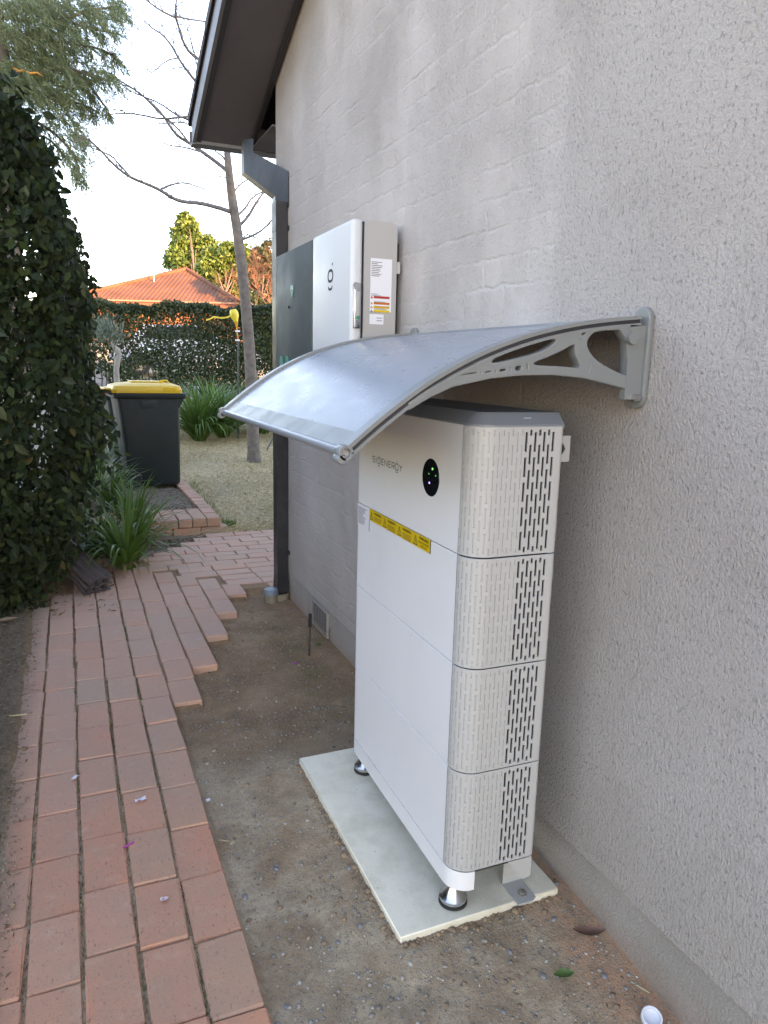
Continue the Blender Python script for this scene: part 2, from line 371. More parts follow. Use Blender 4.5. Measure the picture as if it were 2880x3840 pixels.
M_pine = leaf_mat('pine_needle', (.075, .11, .05), (.12, .165, .075), (.18, .22, .11), .5, .3)
M_bhedge = leaf_mat('back_hedge_leaf', (.020, .042, .018), (.034, .062, .026), (.055, .085, .036), .45, .3)
M_yel = leaf_mat('yellow_green_leaf', (.075, .14, .035), (.12, .20, .05), (.18, .25, .065), .5, .3)
M_grn = leaf_mat('mid_green_leaf', (.05, .09, .025), (.09, .13, .035), (.16, .19, .05), .5, .3)
M_olive = leaf_mat('olive_leaf', (.035, .06, .03), (.055, .085, .04), (.085, .105, .05), .5, .3)
M_silver = leaf_mat('silver_leaf', (.09, .14, .10), (.14, .20, .15), (.22, .28, .23), .6, .2)
M_grass = leaf_mat('dry_grass', (.32, .245, .13), (.62, .49, .30), (.28, .26, .12), .7, .2)
M_bark = pbr('grey_bark', (.15, .125, .105), .9, 0, .35, 14, .006, 40)
M_twig = pbr('twig_bark', (.15, .13, .125), .9, 0, .3, 20)
M_redtwig = pbr('red_twig', (.20, .095, .06), .9, 0, .3, 6)
M_pbark = pbr('pine_bark', (.14, .11, .085), .95, 0, .4, 9, .01, 30)

# ---------------------------------------------------------------- ground
def lerp_tab(v, tab):
    if v <= tab[0][0]: return tab[0][1]
    for (a, b), (c_, d) in zip(tab, tab[1:]):
        if v <= c_: return b+(d-b)*(v-a)/(c_-a)
    return tab[-1][1]
COLS = [(-1.493, 5.0), (-1.368, 5.0), (-1.243, 5.0), (-1.118, 5.0), (-.993, 5.0)]
STAIR = [(-.868, 2.905), (-.743, 3.255), (-.618, 3.62), (-.493, 3.97), (-.368, 4.283)]     # x of the left joint, y of its near end
def on_path(x, y):
    if y < 5.95 and -1.5 < x < -.868 and y < 5.2: return True
    for sx, sy in STAIR:
        if sx-.005 <= x < sx+.125 and y > sy+.01 and y < 5.4: return True
    if x >= -.25 and 4.385 < y < 5.9: return True
    return 4.95 < y < lerp_tab(x, [(-1.2, 4.9), (-.98, 5.0), (-.63, 5.45), (-.48, 5.6), (-.06, 5.95), (.5, 5.95)]) and x > -1.2
def gz(x, y):
    n1 = noise.noise((x*2.2, y*2.2, 0)); n2 = noise.noise((x*9, y*9, 3)); n3 = noise.noise((x*30, y*30, 7))
    if y < 6.05 and x < .6 and on_path(x, y) and x > -1.425: return .0415+.003*n3
    if y > 5.95:
        lawn_z = lerp_tab(y, [(5.95, .02), (6.6, .05), (7.6, .115), (9.5, .2), (12, .36), (16, .62), (25, 1.2), (38, 2.1), (60, 3.0), (200, 6), (900, 10)])
        if x < -.115 and y < 13 and x > -3.5: return max(.142, lawn_z)+.012*n1+.008*n2+.006*n3 if y > 6.28 else .02+.01*n2
        return lawn_z+.012*n1+.006*n2+.003*n3
    if x < -1.425 and y < 5.3:
        tt = min(1, max(0, (-1.425-x)/.075)); return .0415+tt*.026+.014*n2*tt+.012*n1*tt+.005*n3*tt
    if x < -.9: return .05+.02*n1+.008*n2+.004*n3
    base = lerp_tab(y, [(.3, -.02), (1.0, -.008), (1.36, .036), (1.6, .042), (2.26, .052), (2.45, .03), (2.8, .012), (4.3, .006), (5.2, .015), (5.9, .03)])
    if 1.1 < y < 2.5 and x < -.56: base = max(.026, base-(-.56-x)*.12)
    return base+.008*n1*(.4 if 1.3 < y < 2.35 else 1)+.005*n2*(.5 if 1.3 < y < 2.35 else 1)+.004*n3*(.5 if 1.3 < y < 2.35 else 1)
def axis_lines(segs):
    o = []
    for a, b, st in segs:
        n = max(1, round((b-a)/st)); o += [a+(b-a)*i/n for i in range(n)]
    o.append(segs[-1][1]); return o
gx = axis_lines([(-400, -60, 60), (-60, -12, 6), (-12, -3, .5), (-3, -1.7, .06), (-1.7, .06, .02), (.06, 2.5, .07), (2.5, 12, .6), (12, 60, 6), (60, 400, 60)])
gy = axis_lines([(-60, -4, 8), (-4, .6, .4), (.6, 4.6, .02), (4.6, 6.4, .04), (6.4, 11, .09), (11, 20, .5), (20, 60, 4), (60, 900, 60)])
V = [(x, y, gz(x, y)) for y in gy for x in gx]
nx = len(gx); F = [(j*nx+i, j*nx+i+1, (j+1)*nx+i+1, (j+1)*nx+i) for j in range(len(gy)-1) for i in range(nx-1)]
tag(npmesh('ground', V, F, M_soil, sm=True), kind='structure')

# ---------------------------------------------------------------- brick path
def brick_mesh(name, lx, ly, lz, r=.004, seed=0):
    rr = random.Random(seed)
    me = rbox_mesh(name, -lx/2, lx/2, -ly/2, ly/2, -lz, 0, r, 1, None, None)
    for v in me.vertices: v.co += Vector((rr.uniform(-.0024, .0024), rr.uniform(-.0024, .0024), rr.uniform(-.0012, .0008)))
    return me
path = bpy.data.objects.new('path', None); COL.objects.link(path); tag(path, kind='structure')
PB = [brick_mesh('brick', .1178, .2305, .062, seed=k) for k in range(6)]
for m in PB: m.materials.append(M_brick)
def put_brick(x, y, rz, z=.05, me=None, par=path):
    o = bpy.data.objects.new('brick', me or random.choice(PB)); COL.objects.link(o); o.parent = par
    o.location = (x+random.uniform(-.002, .002), y+random.uniform(-.002, .002), z+random.uniform(-.0035, .0025))
    o.rotation_euler = (random.gauss(0, .008), random.gauss(0, .008), rz+random.gauss(0, .009)+(math.pi if random.random() < .5 else 0))
    return o
PITCH = .2362
offs = [.62, .15, .69, .19, .403]
for (x0, yend), of in zip(COLS, offs):
    y = of
    yfar = {-1.493: 4.2, -1.368: 4.55, -1.243: 4.9, -1.118: 5.1, -.993: 5.15}[x0]
    while y < yfar:
        put_brick(x0+.0625, y+PITCH/2, 0); y += PITCH
for k, (x0, y0) in enumerate(STAIR):
    yfar = [5.05, 4.95, 4.83, 4.72, 4.55][k]; y = y0
    while y < yfar-.1:
        put_brick(x0+.0625, y+PITCH/2+.004, 0); y += PITCH
ends = [y0+PITCH*round((yf-.1-y0)/PITCH+.499) for (x0, y0), yf in zip(STAIR, [5.05, 4.95, 4.83, 4.72, 4.55])]
yrow = 4.42; k = 0
while yrow < 5.98:
    xl = -.235
    for (x0, y0), ye in zip(reversed(STAIR), reversed(ends)):
        if yrow-.03 > ye-.06: xl = x0
        else: break
    if yrow > 5.2: xl = -1.05
    x = xl + (0 if k % 2 else -.118)+ (.04 if yrow < 5.0 else 0)
    while x < 1.3:
        xc = x+PITCH/2
        lim = lerp_tab(xc, [(-1.1, 4.95), (-.98, 5.1), (-.63, 5.5), (-.48, 5.62), (-.06, 5.98), (.5, 6.0)])
        if xc-.11 > xl-.05 and yrow < lim: put_brick(xc, yrow, math.pi/2)
        x += PITCH
    yrow += .1255; k += 1

# ---------------------------------------------------------------- own house
house = empty('house', (0, 0, 0), 0, 'grey rendered house wall with gable eave along the brick path', 'house')
ZS = lambda yy: 3.05-.4*(yy-4.45)                 # soffit plane
RY = -1.6; ZR = ZS(RY)
yb = -8.0
def zs2(yy): return ZS(yy) if yy > RY else ZR-.4*(RY-yy)
PLT = .182
mb = MB(); poly = [(0, yb, PLT), (0, 4.47, PLT), (0, 4.47, ZS(4.47)+.02), (0, RY, ZR+.02), (0, yb, zs2(yb)+.02)]
mb.prism(poly, (0, 0, 0), (.11, 0, 0)); mb.build('wall', M_wall, house)
mb = MB().box(.112, 12, 4.36, 4.47, -.2, ZS(4.47)+.1); mb.box(.112, 12, yb, yb+.11, -.2, zs2(yb)+.1); mb.box(11.9, 12, yb+.112, 4.358, -.2, 2.9); mb.build('wall', M_wall, house)
# plinth: two long courses, each slightly stepped back
MB().box(.008, .11, yb, 4.466, .092, PLT-.002).build('plinth_course', M_plinth, house)
MB().box(.013, .11, yb, 4.463, -.3, .090).build('plinth_course', M_plinth, house)
XB = -.372
mb = MB(); mb.prism([(0, 5.0, ZS(5.0)), (0, RY, ZR), (0, yb-.5, zs2(yb-.5)), (0, yb-.5, zs2(yb-.5)+.012), (0, RY, ZR+.012), (0, 5.0, ZS(5.0)+.012)], (XB+.004, 0, 0), (-.002, 0, 0))
mb.build('soffit', M_soffit, house)
mb = MB(); e = .022
mb.prism([(0, 4.99, ZS(4.99)-e), (0, RY, ZR-e), (0, RY, ZR-.002), (0, 4.99, ZS(4.99)-.002)], (-.042, 0, 0), (-.022, 0, 0)); mb.build('soffit_trim', M_trim, house)
mb = MB()
mb.prism([(0, 5.02, ZS(5.02)-.004), (0, RY, ZR-.004), (0, yb-.5, zs2(yb-.5)-.004), (0, yb-.5, zs2(yb-.5)+.135), (0, RY, ZR+.135), (0, 5.02, ZS(5.02)+.135)], (XB-.02, 0, 0), (XB, 0, 0))
mb.build('barge_board', M_barge, house)
mb = MB(); mb.prism([(0, 5.02, ZS(5.02)-.012), (0, RY, ZR-.012), (0, RY, ZR+.012), (0, 5.02, ZS(5.02)+.012)], (XB+.001, 0, 0), (XB+.028, 0, 0)); mb.build('barge_trim', M_trim, house)
MB().box(XB+.002, 12, 5.0, 5.02, ZS(5.0)-.02, ZS(5.0)+.12).build('fascia', M_barge, house)
mb = MB(); mb.box(-.02, 12, 4.472, 4.998, ZS(5.0)-.012, ZS(5.0)-.002); mb.build('eave_lining', M_soffit, house)
g = MB(); gp = [(5.022, .0), (5.022, .115), (5.03, .115), (5.03, .012), (5.10, .012), (5.125, .04), (5.125, .10), (5.135, .10), (5.135, .03), (5.105, .0)]
g.prism([(0, a, ZS(5.0)+b-.02) for a, b in gp], (XB-.02, 0, 0), (12, 0, 0)); g.build('gutter', M_barge, house)
roof = MB(); roof.prism([(0, 5.10, ZS(5.1)+.14), (0, RY, ZR+.14), (0, yb-.6, zs2(yb-.6)+.14), (0, yb-.6, zs2(yb-.6)+.175), (0, RY, ZR+.185), (0, 5.10, ZS(5.1)+.175)], (XB-.030, 0, 0), (12.4, 0, 0))
rf = roof.build('roof', M_tileroof, house)
for i in range(27):                                 # verge tiles stepping up the rake
    yy = 5.06-i*.33
    if yy < RY+.3: break
    mb = MB(); mb.prism([(0, yy, ZS(yy)+.128), (0, yy-.345, ZS(yy-.345)+.128), (0, yy-.345, ZS(yy-.345)+.168), (0, yy, ZS(yy)+.186)], (XB-.038, 0, 0), (XB-.0305, 0, 0)); mb.build('verge_tile', M_tileroof, house)
# air vent low in the wall
vent = MB(); vy0, vy1, vz0, vz1 = 3.455, 3.735, .022, .172
for a in ((vy0, vy1, vz0, vz0+.014), (vy0, vy1, vz1-.014, vz1), (vy0, vy0+.016, vz0+.014, vz1-.014), (vy1-.016, vy1, vz0+.014, vz1-.014)): vent.box(-.006, .0075, *a)
vo = vent.build('air_vent', M_plinth, house)
MB().box(.0055, .0075, vy0+.016, vy1-.016, vz0+.014, vz1-.014).build('vent_backing', M_core, vo)
for i in range(9):
    zc = vz0+.022+i*.0132
    MB().prism([(.0, 0, zc), (-.005, 0, zc+.003), (-.005, 0, zc+.007), (.0, 0, zc+.004)], (0, vy0+.016, 0), (0, vy1-.016, 0)).build('louvre', M_plinth, vo)
for i in range(5):
    yy = vy0+.05+i*.045; MB().box(-.0065, -.0052, yy, yy+.004, vz0+.014, vz1-.014).build('mullion', M_plinth, vo)

# downpipe
dp = empty('downpipe', (-.04, 4.25, 0), 0, 'charcoal rectangular downpipe with offset elbow at the house corner', 'downpipe')
def local(o, p): return Vector(p)-Vector(o.location)
def rect_sweep(mb, pts, wx, wy, yaxis=True):
    """square tube through pts with fixed horizontal cross-section"""
    base = len(mb.v)
    for p in pts:
        for sx, sy in ((-1, -1), (1, -1), (1, 1), (-1, 1)): mb.v.append((p[0]+sx*wx/2, p[1]+sy*wy/2, p[2]))
    for i in range(len(pts)-1):
        for k in range(4):
            k2 = (k+1) % 4; mb.f.append((base+i*4+k, base+i*4+k2, base+(i+1)*4+k2, base+(i+1)*4+k))
    mb.f.append((base+3, base+2, base+1, base)); n = base+(len(pts)-1)*4; mb.f.append((n, n+1, n+2, n+3)); return mb
rect_sweep(MB(), [(0, 0, .075), (0, 0, PY(1057, 775, 4.25).z+.02)], .066, .092).build('pipe', M_pipe, dp)
e0 = local(dp, PY(932, 545, 4.75)); e1 = local(dp, PY(932, 600, 4.75)); e2 = local(dp, PY(1057, 705, 4.25))
el = MB(); ea = PY(932, 560, 4.62); eb = PY(1057, 735, 4.25); en = Vector((eb.y-ea.y, ea.x-eb.x, 0))
def PV(px_, py_): d = ray(px_, py_); return CAMP+d*((ea-CAMP).dot(en)/d.dot(en))-Vector(dp.location)
for q_ in ([(915, 520), (950, 520), (950, 572), (915, 645)], [(950, 572), (1032, 615), (1032, 735), (915, 645)], [(1032, 615), (1081, 642), (1081, 775), (1032, 775)]):
    el.prism([PV(*a) for a in q_], (0, 0, 0), (.004, .088, 0))
el.build('elbow', M_pipe, dp)
for zz in (2.20, .30):
    st = MB().box(-.0345, .036, -.0475, .0475, zz, zz+.028); st.build('strap', M_pipe, dp)
    MB().box(.036, .041, -.07, .07, zz+.002, zz+.026).build('strap_foot', M_pipe, dp)
MB().box(-.035, .0355, -.048, .048, .06, .135).build('shoe', M_pipe, dp)
dr = empty('drain_stub', (-.055, 4.245, 0), 0, 'short pale earthenware drain stub under the downpipe foot', 'drain pipe')
M_terr = pbr('earthenware', (.26, .21, .15), .85, 0, .3, 12, .003, dirt=(.12, .11, .06), dirt_amt=.6)
M_pvc = pbr('grey_pvc', (.15, .20, .24), .5)
MB().lathe([(.062, -.08), (.066, .03), (.066, .05), (.06, .052), (.058, .02)], (.0, .0, 0), 20).build('collar', M_terr, dr, 40)
MB().lathe([(.045, .0), (.045, .07), (.04, .072)], (-.06, -.035, 0), 18).build('capped_pipe', M_terr, dr, 40)
MB().lathe([(.047, .055), (.048, .075), (.040, .088), (.0, .09)], (-.06, -.035, 0), 18).build('pipe_cap', M_pvc, dr, 40)

# steel stake by the vent
stk = empty('steel_stake', (-.155, 3.30, .0), 0, 'thin rusty steel stake standing upright before the air vent', 'stake')
MB().tube([(0, 0, -.05), (.004, .0, .12), (.006, 0, .225)], [.0065, .006, .006], 8).build('rod', M_rust, stk, 40)
MB().tube([(.005, 0, .165), (.006, 0, .232)], [.0095, .009], 8).build('sleeve', M_rubber, stk, 40)

# ---------------------------------------------------------------- concrete slab
SX0, SX1, SY0, SY1 = -.514, -.032, 1.402, 2.275
slab = rbox('concrete_slab', M_slab, None, SX0, SX1, SY0, SY1, -.004, .057, .003, 1)
for v in slab.data.vertices: v.co.z += (v.co.y-1.42)*.021
tag(slab, 'thin pale cement slab lying on the dirt under the white battery unit', 'slab')

# ---------------------------------------------------------------- battery unit
UX, UY, TH, Z3, UL, UD, RN = -.3907, 1.4198, -.0216, .49316, .7174, .2347, .0564
unit = empty('battery_unit', (UX, UY, 0), TH, 'tall white home battery stack with slotted side standing on the slab', 'battery unit')
RR = .012                                            # rear edge radius
def profile():
    """(x, y, nx, ny, u) from the far rear round the front to the near rear; u = 0 where the near rounding begins"""
    pts = []
    far = UL+.0; R2 = RN
    pts.append((UD, far, 0, 1)); pts.append((R2, far, 0, 1))
    for k in range(1, 9):
        a = math.pi/2*k/8; pts.append((R2-R2*math.sin(a), far-R2+R2*math.cos(a), -math.sin(a), math.cos(a)))
    return pts
PFAR = profile()
ARC = RN*math.pi/2; FLAT = UD-RN-RR; ARC2 = RR*math.pi/2; UTOT = ARC+FLAT+ARC2
def upos(u):
    if u <= 0: return (0, -u, -1, 0)
    if u <= ARC:
        a = u/RN; return (RN-RN*math.cos(a), -RN*math.sin(a), -math.cos(a), -math.sin(a))
    if u <= ARC+FLAT: return (RN+u-ARC, -RN, 0, -1)
    a = (u-ARC-FLAT)/RR; return (UD-RR+RR*math.sin(a), -RN+RR-RR*math.cos(a), math.sin(a), -math.cos(a))
class NM:
    def __init__(s): s.v = []; s.n = []; s.f = []
    def poly(s, pts, nrm):
        b = len(s.v); s.v += pts; s.n += nrm; s.f.append(tuple(range(b, b+len(pts))))
    def build(s, name, mat, parent):
        me = bpy.data.meshes.new(name); me.from_pydata(s.v, [], s.f); me.shade_smooth()
        me.normals_split_custom_set_from_vertices(s.n)
        return link(name, me, mat, parent)
def P3(u, v, d=0):
    x, y, nx_, ny_ = upos(u); return (x-nx_*d, y-ny_*d, v)
def N3(u): x, y, nx_, ny_ = upos(u); return (nx_, ny_, 0)
CP = .0119; SW = .0062; NGR = 13
U7 = ARC+(.2032-RN)                                  # centre of the rearmost slot column
def strip(nm, us, z0, z1, bev=.0016, top=True, bot=True):
    """plain strip of the shell with rolled-in upper and lower edges"""
    for a, b in zip(us, us[1:]):
        na, nb = N3(a), N3(b)
        nm.poly([P3(a, z0+bev), P3(b, z0+bev), P3(b, z1-bev), P3(a, z1-bev)], [na, nb, nb, na])
        for on, ze, zi, s in ((top, z1, z1-bev, 1), (bot, z0, z0+bev, -1)):
            if on:
                q = [P3(a, zi), P3(b, zi), P3(b, ze, bev), P3(a, ze, bev)]; n_ = lambda n, k: tuple(Vector((n[0]*(1-k), n[1]*(1-k), s*k)).normalized())
                nn = [n_(na, .2), n_(nb, .2), n_(nb, .75), n_(na, .75)]
                if s < 0: q.reverse(); nn.reverse()
                nm.poly(q, nn)
                q2 = [P3(a, ze, bev), P3(b, ze, bev), P3(b, ze, .012), P3(a, ze, .012)]
                if s < 0: q2.reverse()
                nm.poly(q2, [(0, 0, s)]*4)
def slot_col(nm, uc, z0, z1, slots, depth, floor):
    ua, ub = uc-SW/2, uc+SW/2; r = SW/2
    if floor:
        r = .0017; n0 = N3(uc)
        for a, b in ((uc-SW/2, uc-r), (uc+r, uc+SW/2)): nm.poly([P3(a, z0), P3(b, z0), P3(b, z1), P3(a, z1)], [N3(a), N3(b), N3(b), N3(a)])
        ua, ub = uc-r, uc+r
    cur = z0; n = N3(uc)
    def sol(a, b):
        if b > a: nm.poly([P3(ua, a), P3(ub, a), P3(ub, b), P3(ua, b)], [N3(ua), N3(ub), N3(ub), N3(ua)])
    for s0, s1 in slots:
        sol(cur, s0); cur = s1
        loop = []
        K = 5
        for k in range(K+1):
            a = math.pi*k/K; loop.append((uc+r*math.cos(a), s1-r+r*math.sin(a)))      # top: right to left
        for k in range(K+1):
            a = math.pi+math.pi*k/K; loop.append((uc+r*math.cos(a), s0+r+r*math.sin(a)))
        # spandrels
        for corner, arc in (((ub, s1), loop[0:4]), ((ua, s1), loop[2:6]), ((ua, s0), loop[6:10]), ((ub, s0), loop[8:12])):
            for p, q in zip(arc, arc[1:]): nm.poly([P3(*corner), P3(*p), P3(*q)], [n]*3)
        nm.poly([P3(ub, s1), P3(*loop[2]), P3(ua, s1)], [n]*3) if False else None
        m = len(loop); cx_, cv = uc, (s0+s1)/2
        ex, ey = Vector(N3(uc)), None
        tang = Vector((-n[1], n[0], 0))
        for k in range(m):
            p, q = loop[k], loop[(k+1) % m]
            if abs(p[0]-q[0]) < 1e-9 and abs(p[1]-q[1]) < 1e-9: continue
            du, dv = q[0]-p[0], q[1]-p[1]; L = math.hypot(du, dv)
            inn = tang*(-dv/L)*(-1 if True else 1) + Vector((0, 0, du/L))*(-1)
            mid = ((p[0]+q[0])/2, (p[1]+q[1])/2); toc = tang*((uc-mid[0])) + Vector((0, 0, max(s0+r, min(s1-r, mid[1]))-mid[1]))
            if inn.dot(toc) < 0: inn = -inn
            nm.poly([P3(*p), P3(*q), P3(*q, depth), P3(*p, depth)], [tuple(inn)]*4)
        if floor: nm.poly([P3(*p, depth) for p in loop], [N3(p[0]) for p in loop])
    sol(cur, z1)
def module(name, z0, z1, nfull=5, one_piece=False):
    pitch = (z1-z0-.012)/nfull; a0 = z0+.006
    L = pitch*.78; gap = pitch-L
    odd = [(a0+pitch*i+gap/2, a0+pitch*i+gap/2+L) for i in range(nfull)]
    even = [(a0+.001, a0+.001+L*.30)]+[(a0+pitch*(i+.5)+gap/2, a0+pitch*(i+.5)+gap/2+L) for i in range(nfull-1)]+[(z1-.007-L*.30, z1-.007)]
    # front + far side
    nm = NM(); far = PFAR
    sg_ = 0.0 if one_piece else .0009; fr = list(np.linspace(-(UL-RN), -sg_, 14))
    def shell(pts):
        for (x0, y0, n0, m0), (x1, y1, n1, m1) in zip(pts, pts[1:]):
            nm.poly([(x0, y0, z0+.0016), (x1, y1, z0+.0016), (x1, y1, z1-.0016), (x0, y0, z1-.0016)], [(n0, m0, 0), (n1, m1, 0), (n1, m1, 0), (n0, m0, 0)])
            for ze, zi in ((z1, z1-.0016), (z0, z0+.0016)):
                s = 1 if ze > zi else -1
                nm.poly([(x0, y0, zi), (x1, y1, zi), (x1-n1*.0016, y1-m1*.0016, ze), (x0-n0*.0016, y0-m0*.0016, ze)], [(n0*.8, m0*.8, s*.6), (n1*.8, m1*.8, s*.6), (n1*.5, m1*.5, s*.85), (n0*.5, m0*.5, s*.85)])
    shell(far)
    strip(nm, fr, z0, z1)
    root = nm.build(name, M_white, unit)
    # near corner and side panel with slots
    nm = NM(); M = .006
    cols = [U7-CP*k for k in range(20)][::-1]
    first = cols[0]-SW/2
    plain = list(np.linspace(sg_, first, 5)); strip(nm, plain, z0, z1)
    for i, uc in enumerate(cols):
        idx = 19-i; sl = odd if idx % 2 == 0 else even
        deep = idx < 7
        slot_col(nm, uc, z0+.0016, z1-.0016, sl, .0035 if deep else .0020, not deep)
        strip(nm, [uc-SW/2, uc+SW/2], z0, z1) if False else None
        for ze, zi in ((z1, z1-.0016), (z0, z0+.0016)):
            s = 1 if ze > zi else -1; ua, ub = uc-CP/2, uc+CP/2
            nm.poly([P3(ua, zi), P3(ub, zi), P3(ub, ze, .0016), P3(ua, ze, .0016)], [(N3(ua)[0]*.8, N3(ua)[1]*.8, s*.6)]*2+[(N3(ua)[0]*.5, N3(ua)[1]*.5, s*.85)]*2)
        if i < 19:
            strip(nm, [uc+SW/2, uc+CP-SW/2], z0+.0, z1-.0, .0016, False, False)
    strip(nm, list(np.linspace(U7+SW/2, UTOT, 8)), z0, z1)
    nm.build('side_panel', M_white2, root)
    if one_piece: MB().box(-.0004, .0006, -.0011, .0001, z0+.002, z0+.062).build('panel_joint', M_ink2, root)
    return root
G = .0009
ZB = Z3-.27; ZT = Z3+.84
m1 = module('battery_module', ZB+G, Z3-G); m2 = module('battery_module', Z3+G, Z3+.27-G); m3 = module('battery_module', Z3+.27+G, Z3+.54-G)
ctl = module('inverter_module', Z3+.54+G*1.5, ZT, 5, True)
# inner casing and back
def inset_poly(d, z):
    pts = [(UD-.002, UL-d), (RN, UL-d)]
    for k in range(1, 6): a = math.pi/2*k/5; pts.append((RN-(RN-d)*math.sin(a), UL-RN+(RN-d)*math.cos(a)))
    for k in range(0, 6): a = math.pi/2*k/5; pts.append((RN-(RN-d)*math.cos(a), -(RN-d)*math.sin(a)))
    pts += [(UD-.002, -RN+d)]
    return [(x, y, z) for x, y in pts]
MB().prism(inset_poly(.009, 0), (0, 0, ZB+.003), (0, 0, ZT-.002)).build('inner_casing', M_core, unit)
tp = MB(); lo = inset_poly(.0015, ZT-.004); mid_ = inset_poly(.002, ZT+.004); hi = inset_poly(.026, ZT+.030)
n_ = len(lo); tp.v += lo+mid_+hi
for j in (0, 1):
    for i in range(n_): tp.f.append((j*n_+i, j*n_+(i+1) % n_, (j+1)*n_+(i+1) % n_, (j+1)*n_+i))
tp.f.append(tuple(range(2*n_, 3*n_))); tco = tp.build('top_cover', M_top, unit, 30)
MB().box(UD-.105, UD-.085, -RN+.014, -RN+.0142, ZT+.0175, ZT+.0185).build('cover_mark', M_paper, tco, rot=None)
# base apron
ap = MB(); outer = [(RN+.004, UL)]
for k in range(1, 9): a = math.pi/2*k/8; outer.append((RN-RN*math.sin(a), UL-RN+RN*math.cos(a)))
for k in range(0, 9): a = math.pi/2*k/8; outer.append((RN-RN*math.cos(a), -RN*math.sin(a)))
outer.append((RN+.004, -RN)); inner = [((x-RN)*.93+RN if x < RN else x, (y-.33)*.992+.33) for x, y in outer]
ap.prism([(x, y, 0) for x, y in outer+inner[::-1]], (0, 0, ZB-.053), (0, 0, ZB-.0012)); ap.build('base_apron', M_white, unit, 30)
MB().box(.03, UD-.004, -RN+.02, UL-.02, ZB-.02, ZB+.001).build('base_frame', M_core, unit)
def foot(lx, ly):
    zo = .0015+(ly)*.0205
    nb = lambda o: (setattr(o, 'location', (0, 0, zo)), o)[1]
    f = MB().lathe([(.0075, .11), (.0075, .175)], (lx, ly, 0), 14).lathe([(.036, .066), (.0375, .078), (.032, .084), (.016, .112), (.0155, .118), (.009, .119)], (lx, ly, 0), 28).build('levelling_foot', M_steel, unit, 30); nb(f)
    MB().lathe([(.036, .0565), (.0385, .059), (.0385, .0655), (.035, .0662)], (lx, ly, 0), 28).build('rubber_pad', M_rubber, f, 30)
for a in ((.058, .044), (.054, UL-.015), (UD-.05, UL-.035)): foot(*a)
# rear anchor foot: gusset and floor tab with bolt
an = MB(); yN = -RN+.004
an.prism([(UD-.075, 0, ZB-.004), (UD-.004, 0, ZB-.004), (UD-.004, 0, ZB-.062), (UD-.028, 0, ZB-.066), (UD-.04, 0, ZB-.05)], (0, yN, 0), (0, yN+.003, 0))
an.box(UD-.028, UD-.004, yN+.003, yN+.045, ZB-.064, ZB-.004)
an.box(UD-.018, UD+.040, yN+.1035, yN+.1065, .0905, ZB-.004)
anchor = an.build('anchor_bracket', M_white2, unit)
tabp = chaikin([(UD-.019, yN+.022), (UD+.041, yN+.022), (UD+.041, yN+.06)], 1, False)+[(UD+.041, yN+.1065), (UD-.019, yN+.1065)]+[(UD-.019, yN+.03)]
tb = MB()
tb.box(UD-.018, UD+.040, yN+.1035, yN+.1065, .0625, .090); tb.build('tab_upright', M_white2, anchor)
fill2d('floor_tab', [tabp], .004, lambda u, v, w_: (u, v, w_+.060), M_white2, anchor, .0008)
MB().lathe([(.013, .062), (.013, .065), (.009, .066), (.009, .072), (.0, .073)], (UD+.012, yN+.052, 0), 6).build('anchor_bolt', M_zinc, anchor)
# wall bracket tab
wb = MB().box(UD-.002, UD+.012, -RN+.06, -RN+.063, 1.262, 1.290); wb.build('wall_bracket_arm', M_white2, unit)
pl = fill2d('wall_bracket', [[(UD+.011, 1.243), (UD+.058, 1.243), (UD+.058, 1.305), (UD+.011, 1.305)], [(UD+.034+.009*math.cos(a*math.pi/6), 1.274+.014*math.sin(a*math.pi/6)) for a in range(12)]], .003, lambda u, v, w_: (u, -RN+.058+w_, v), M_white2, unit, .0005)
MB().lathe([(.011, -.004), (.011, .0), (.007, .001), (.007, .006)], (UD+.034, -RN+.060, 1.274), 6, 'y').build('wall_bracket_bolt', M_core, pl)
# conduits behind the unit
def conduit(z0, z1, bul):
    pts = []; rad = []; n = 90
    for i in range(n+1):
        s = i/n; pts.append((UD-.005+bul*math.sin(math.pi*s)**.8, -RN+.03+.02*s, z0+(z1-z0)*s)); rad.append(.0125+.0016*(1 if i % 3 else -1))
    MB().tube(pts, rad, 10).build('conduit', M_cond, unit, 60)
conduit(1.06, 1.165, .012); conduit(.94, 1.03, .012)
# status display
cy_, cz_, cr = .1555, 1.1905, .0475
front = lambda d: (lambda u, v, w_: (-d-w_, -u, v))
disp = MB().lathe([(cr, -.0025), (cr, .0), (cr-.001, .0012), (cr*.6, .0022), (0, .0025)], (0, 0, 0), 48, 'x')
for i, v in enumerate(disp.v): disp.v[i] = (-v[0], v[1]+cy_, v[2]+cz_)
do = disp.build('status_display', M_black, unit, 40)
def led_mat(nm, c_, e):
    t_ = NT(nm); t_.set(c_, .4); t_.b.inputs['Emission Color'].default_value = (*c_, 1); t_.b.inputs['Emission Strength'].default_value = e; return t_.m
LG, LB = led_mat('led_green', (.05, .55, .15), .35), led_mat('led_blue', (.25, .25, .8), .4)
LG2 = led_mat('led_dim_green', (.03, .3, .12), .15)
for (a, b), m_, r_ in (((.1421, 1.2141), LG, .0030), ((.1616, 1.1993), LG2, .0024), ((.1237, 1.1998), LG2, .0022), ((.1571, 1.1774), LB, .0030)):
    MB().lathe([(r_, -.0006), (r_*.7, .0006), (0, .0008)], (-.0026, a, b), 10, 'x').build('indicator_light', m_, do, 40)
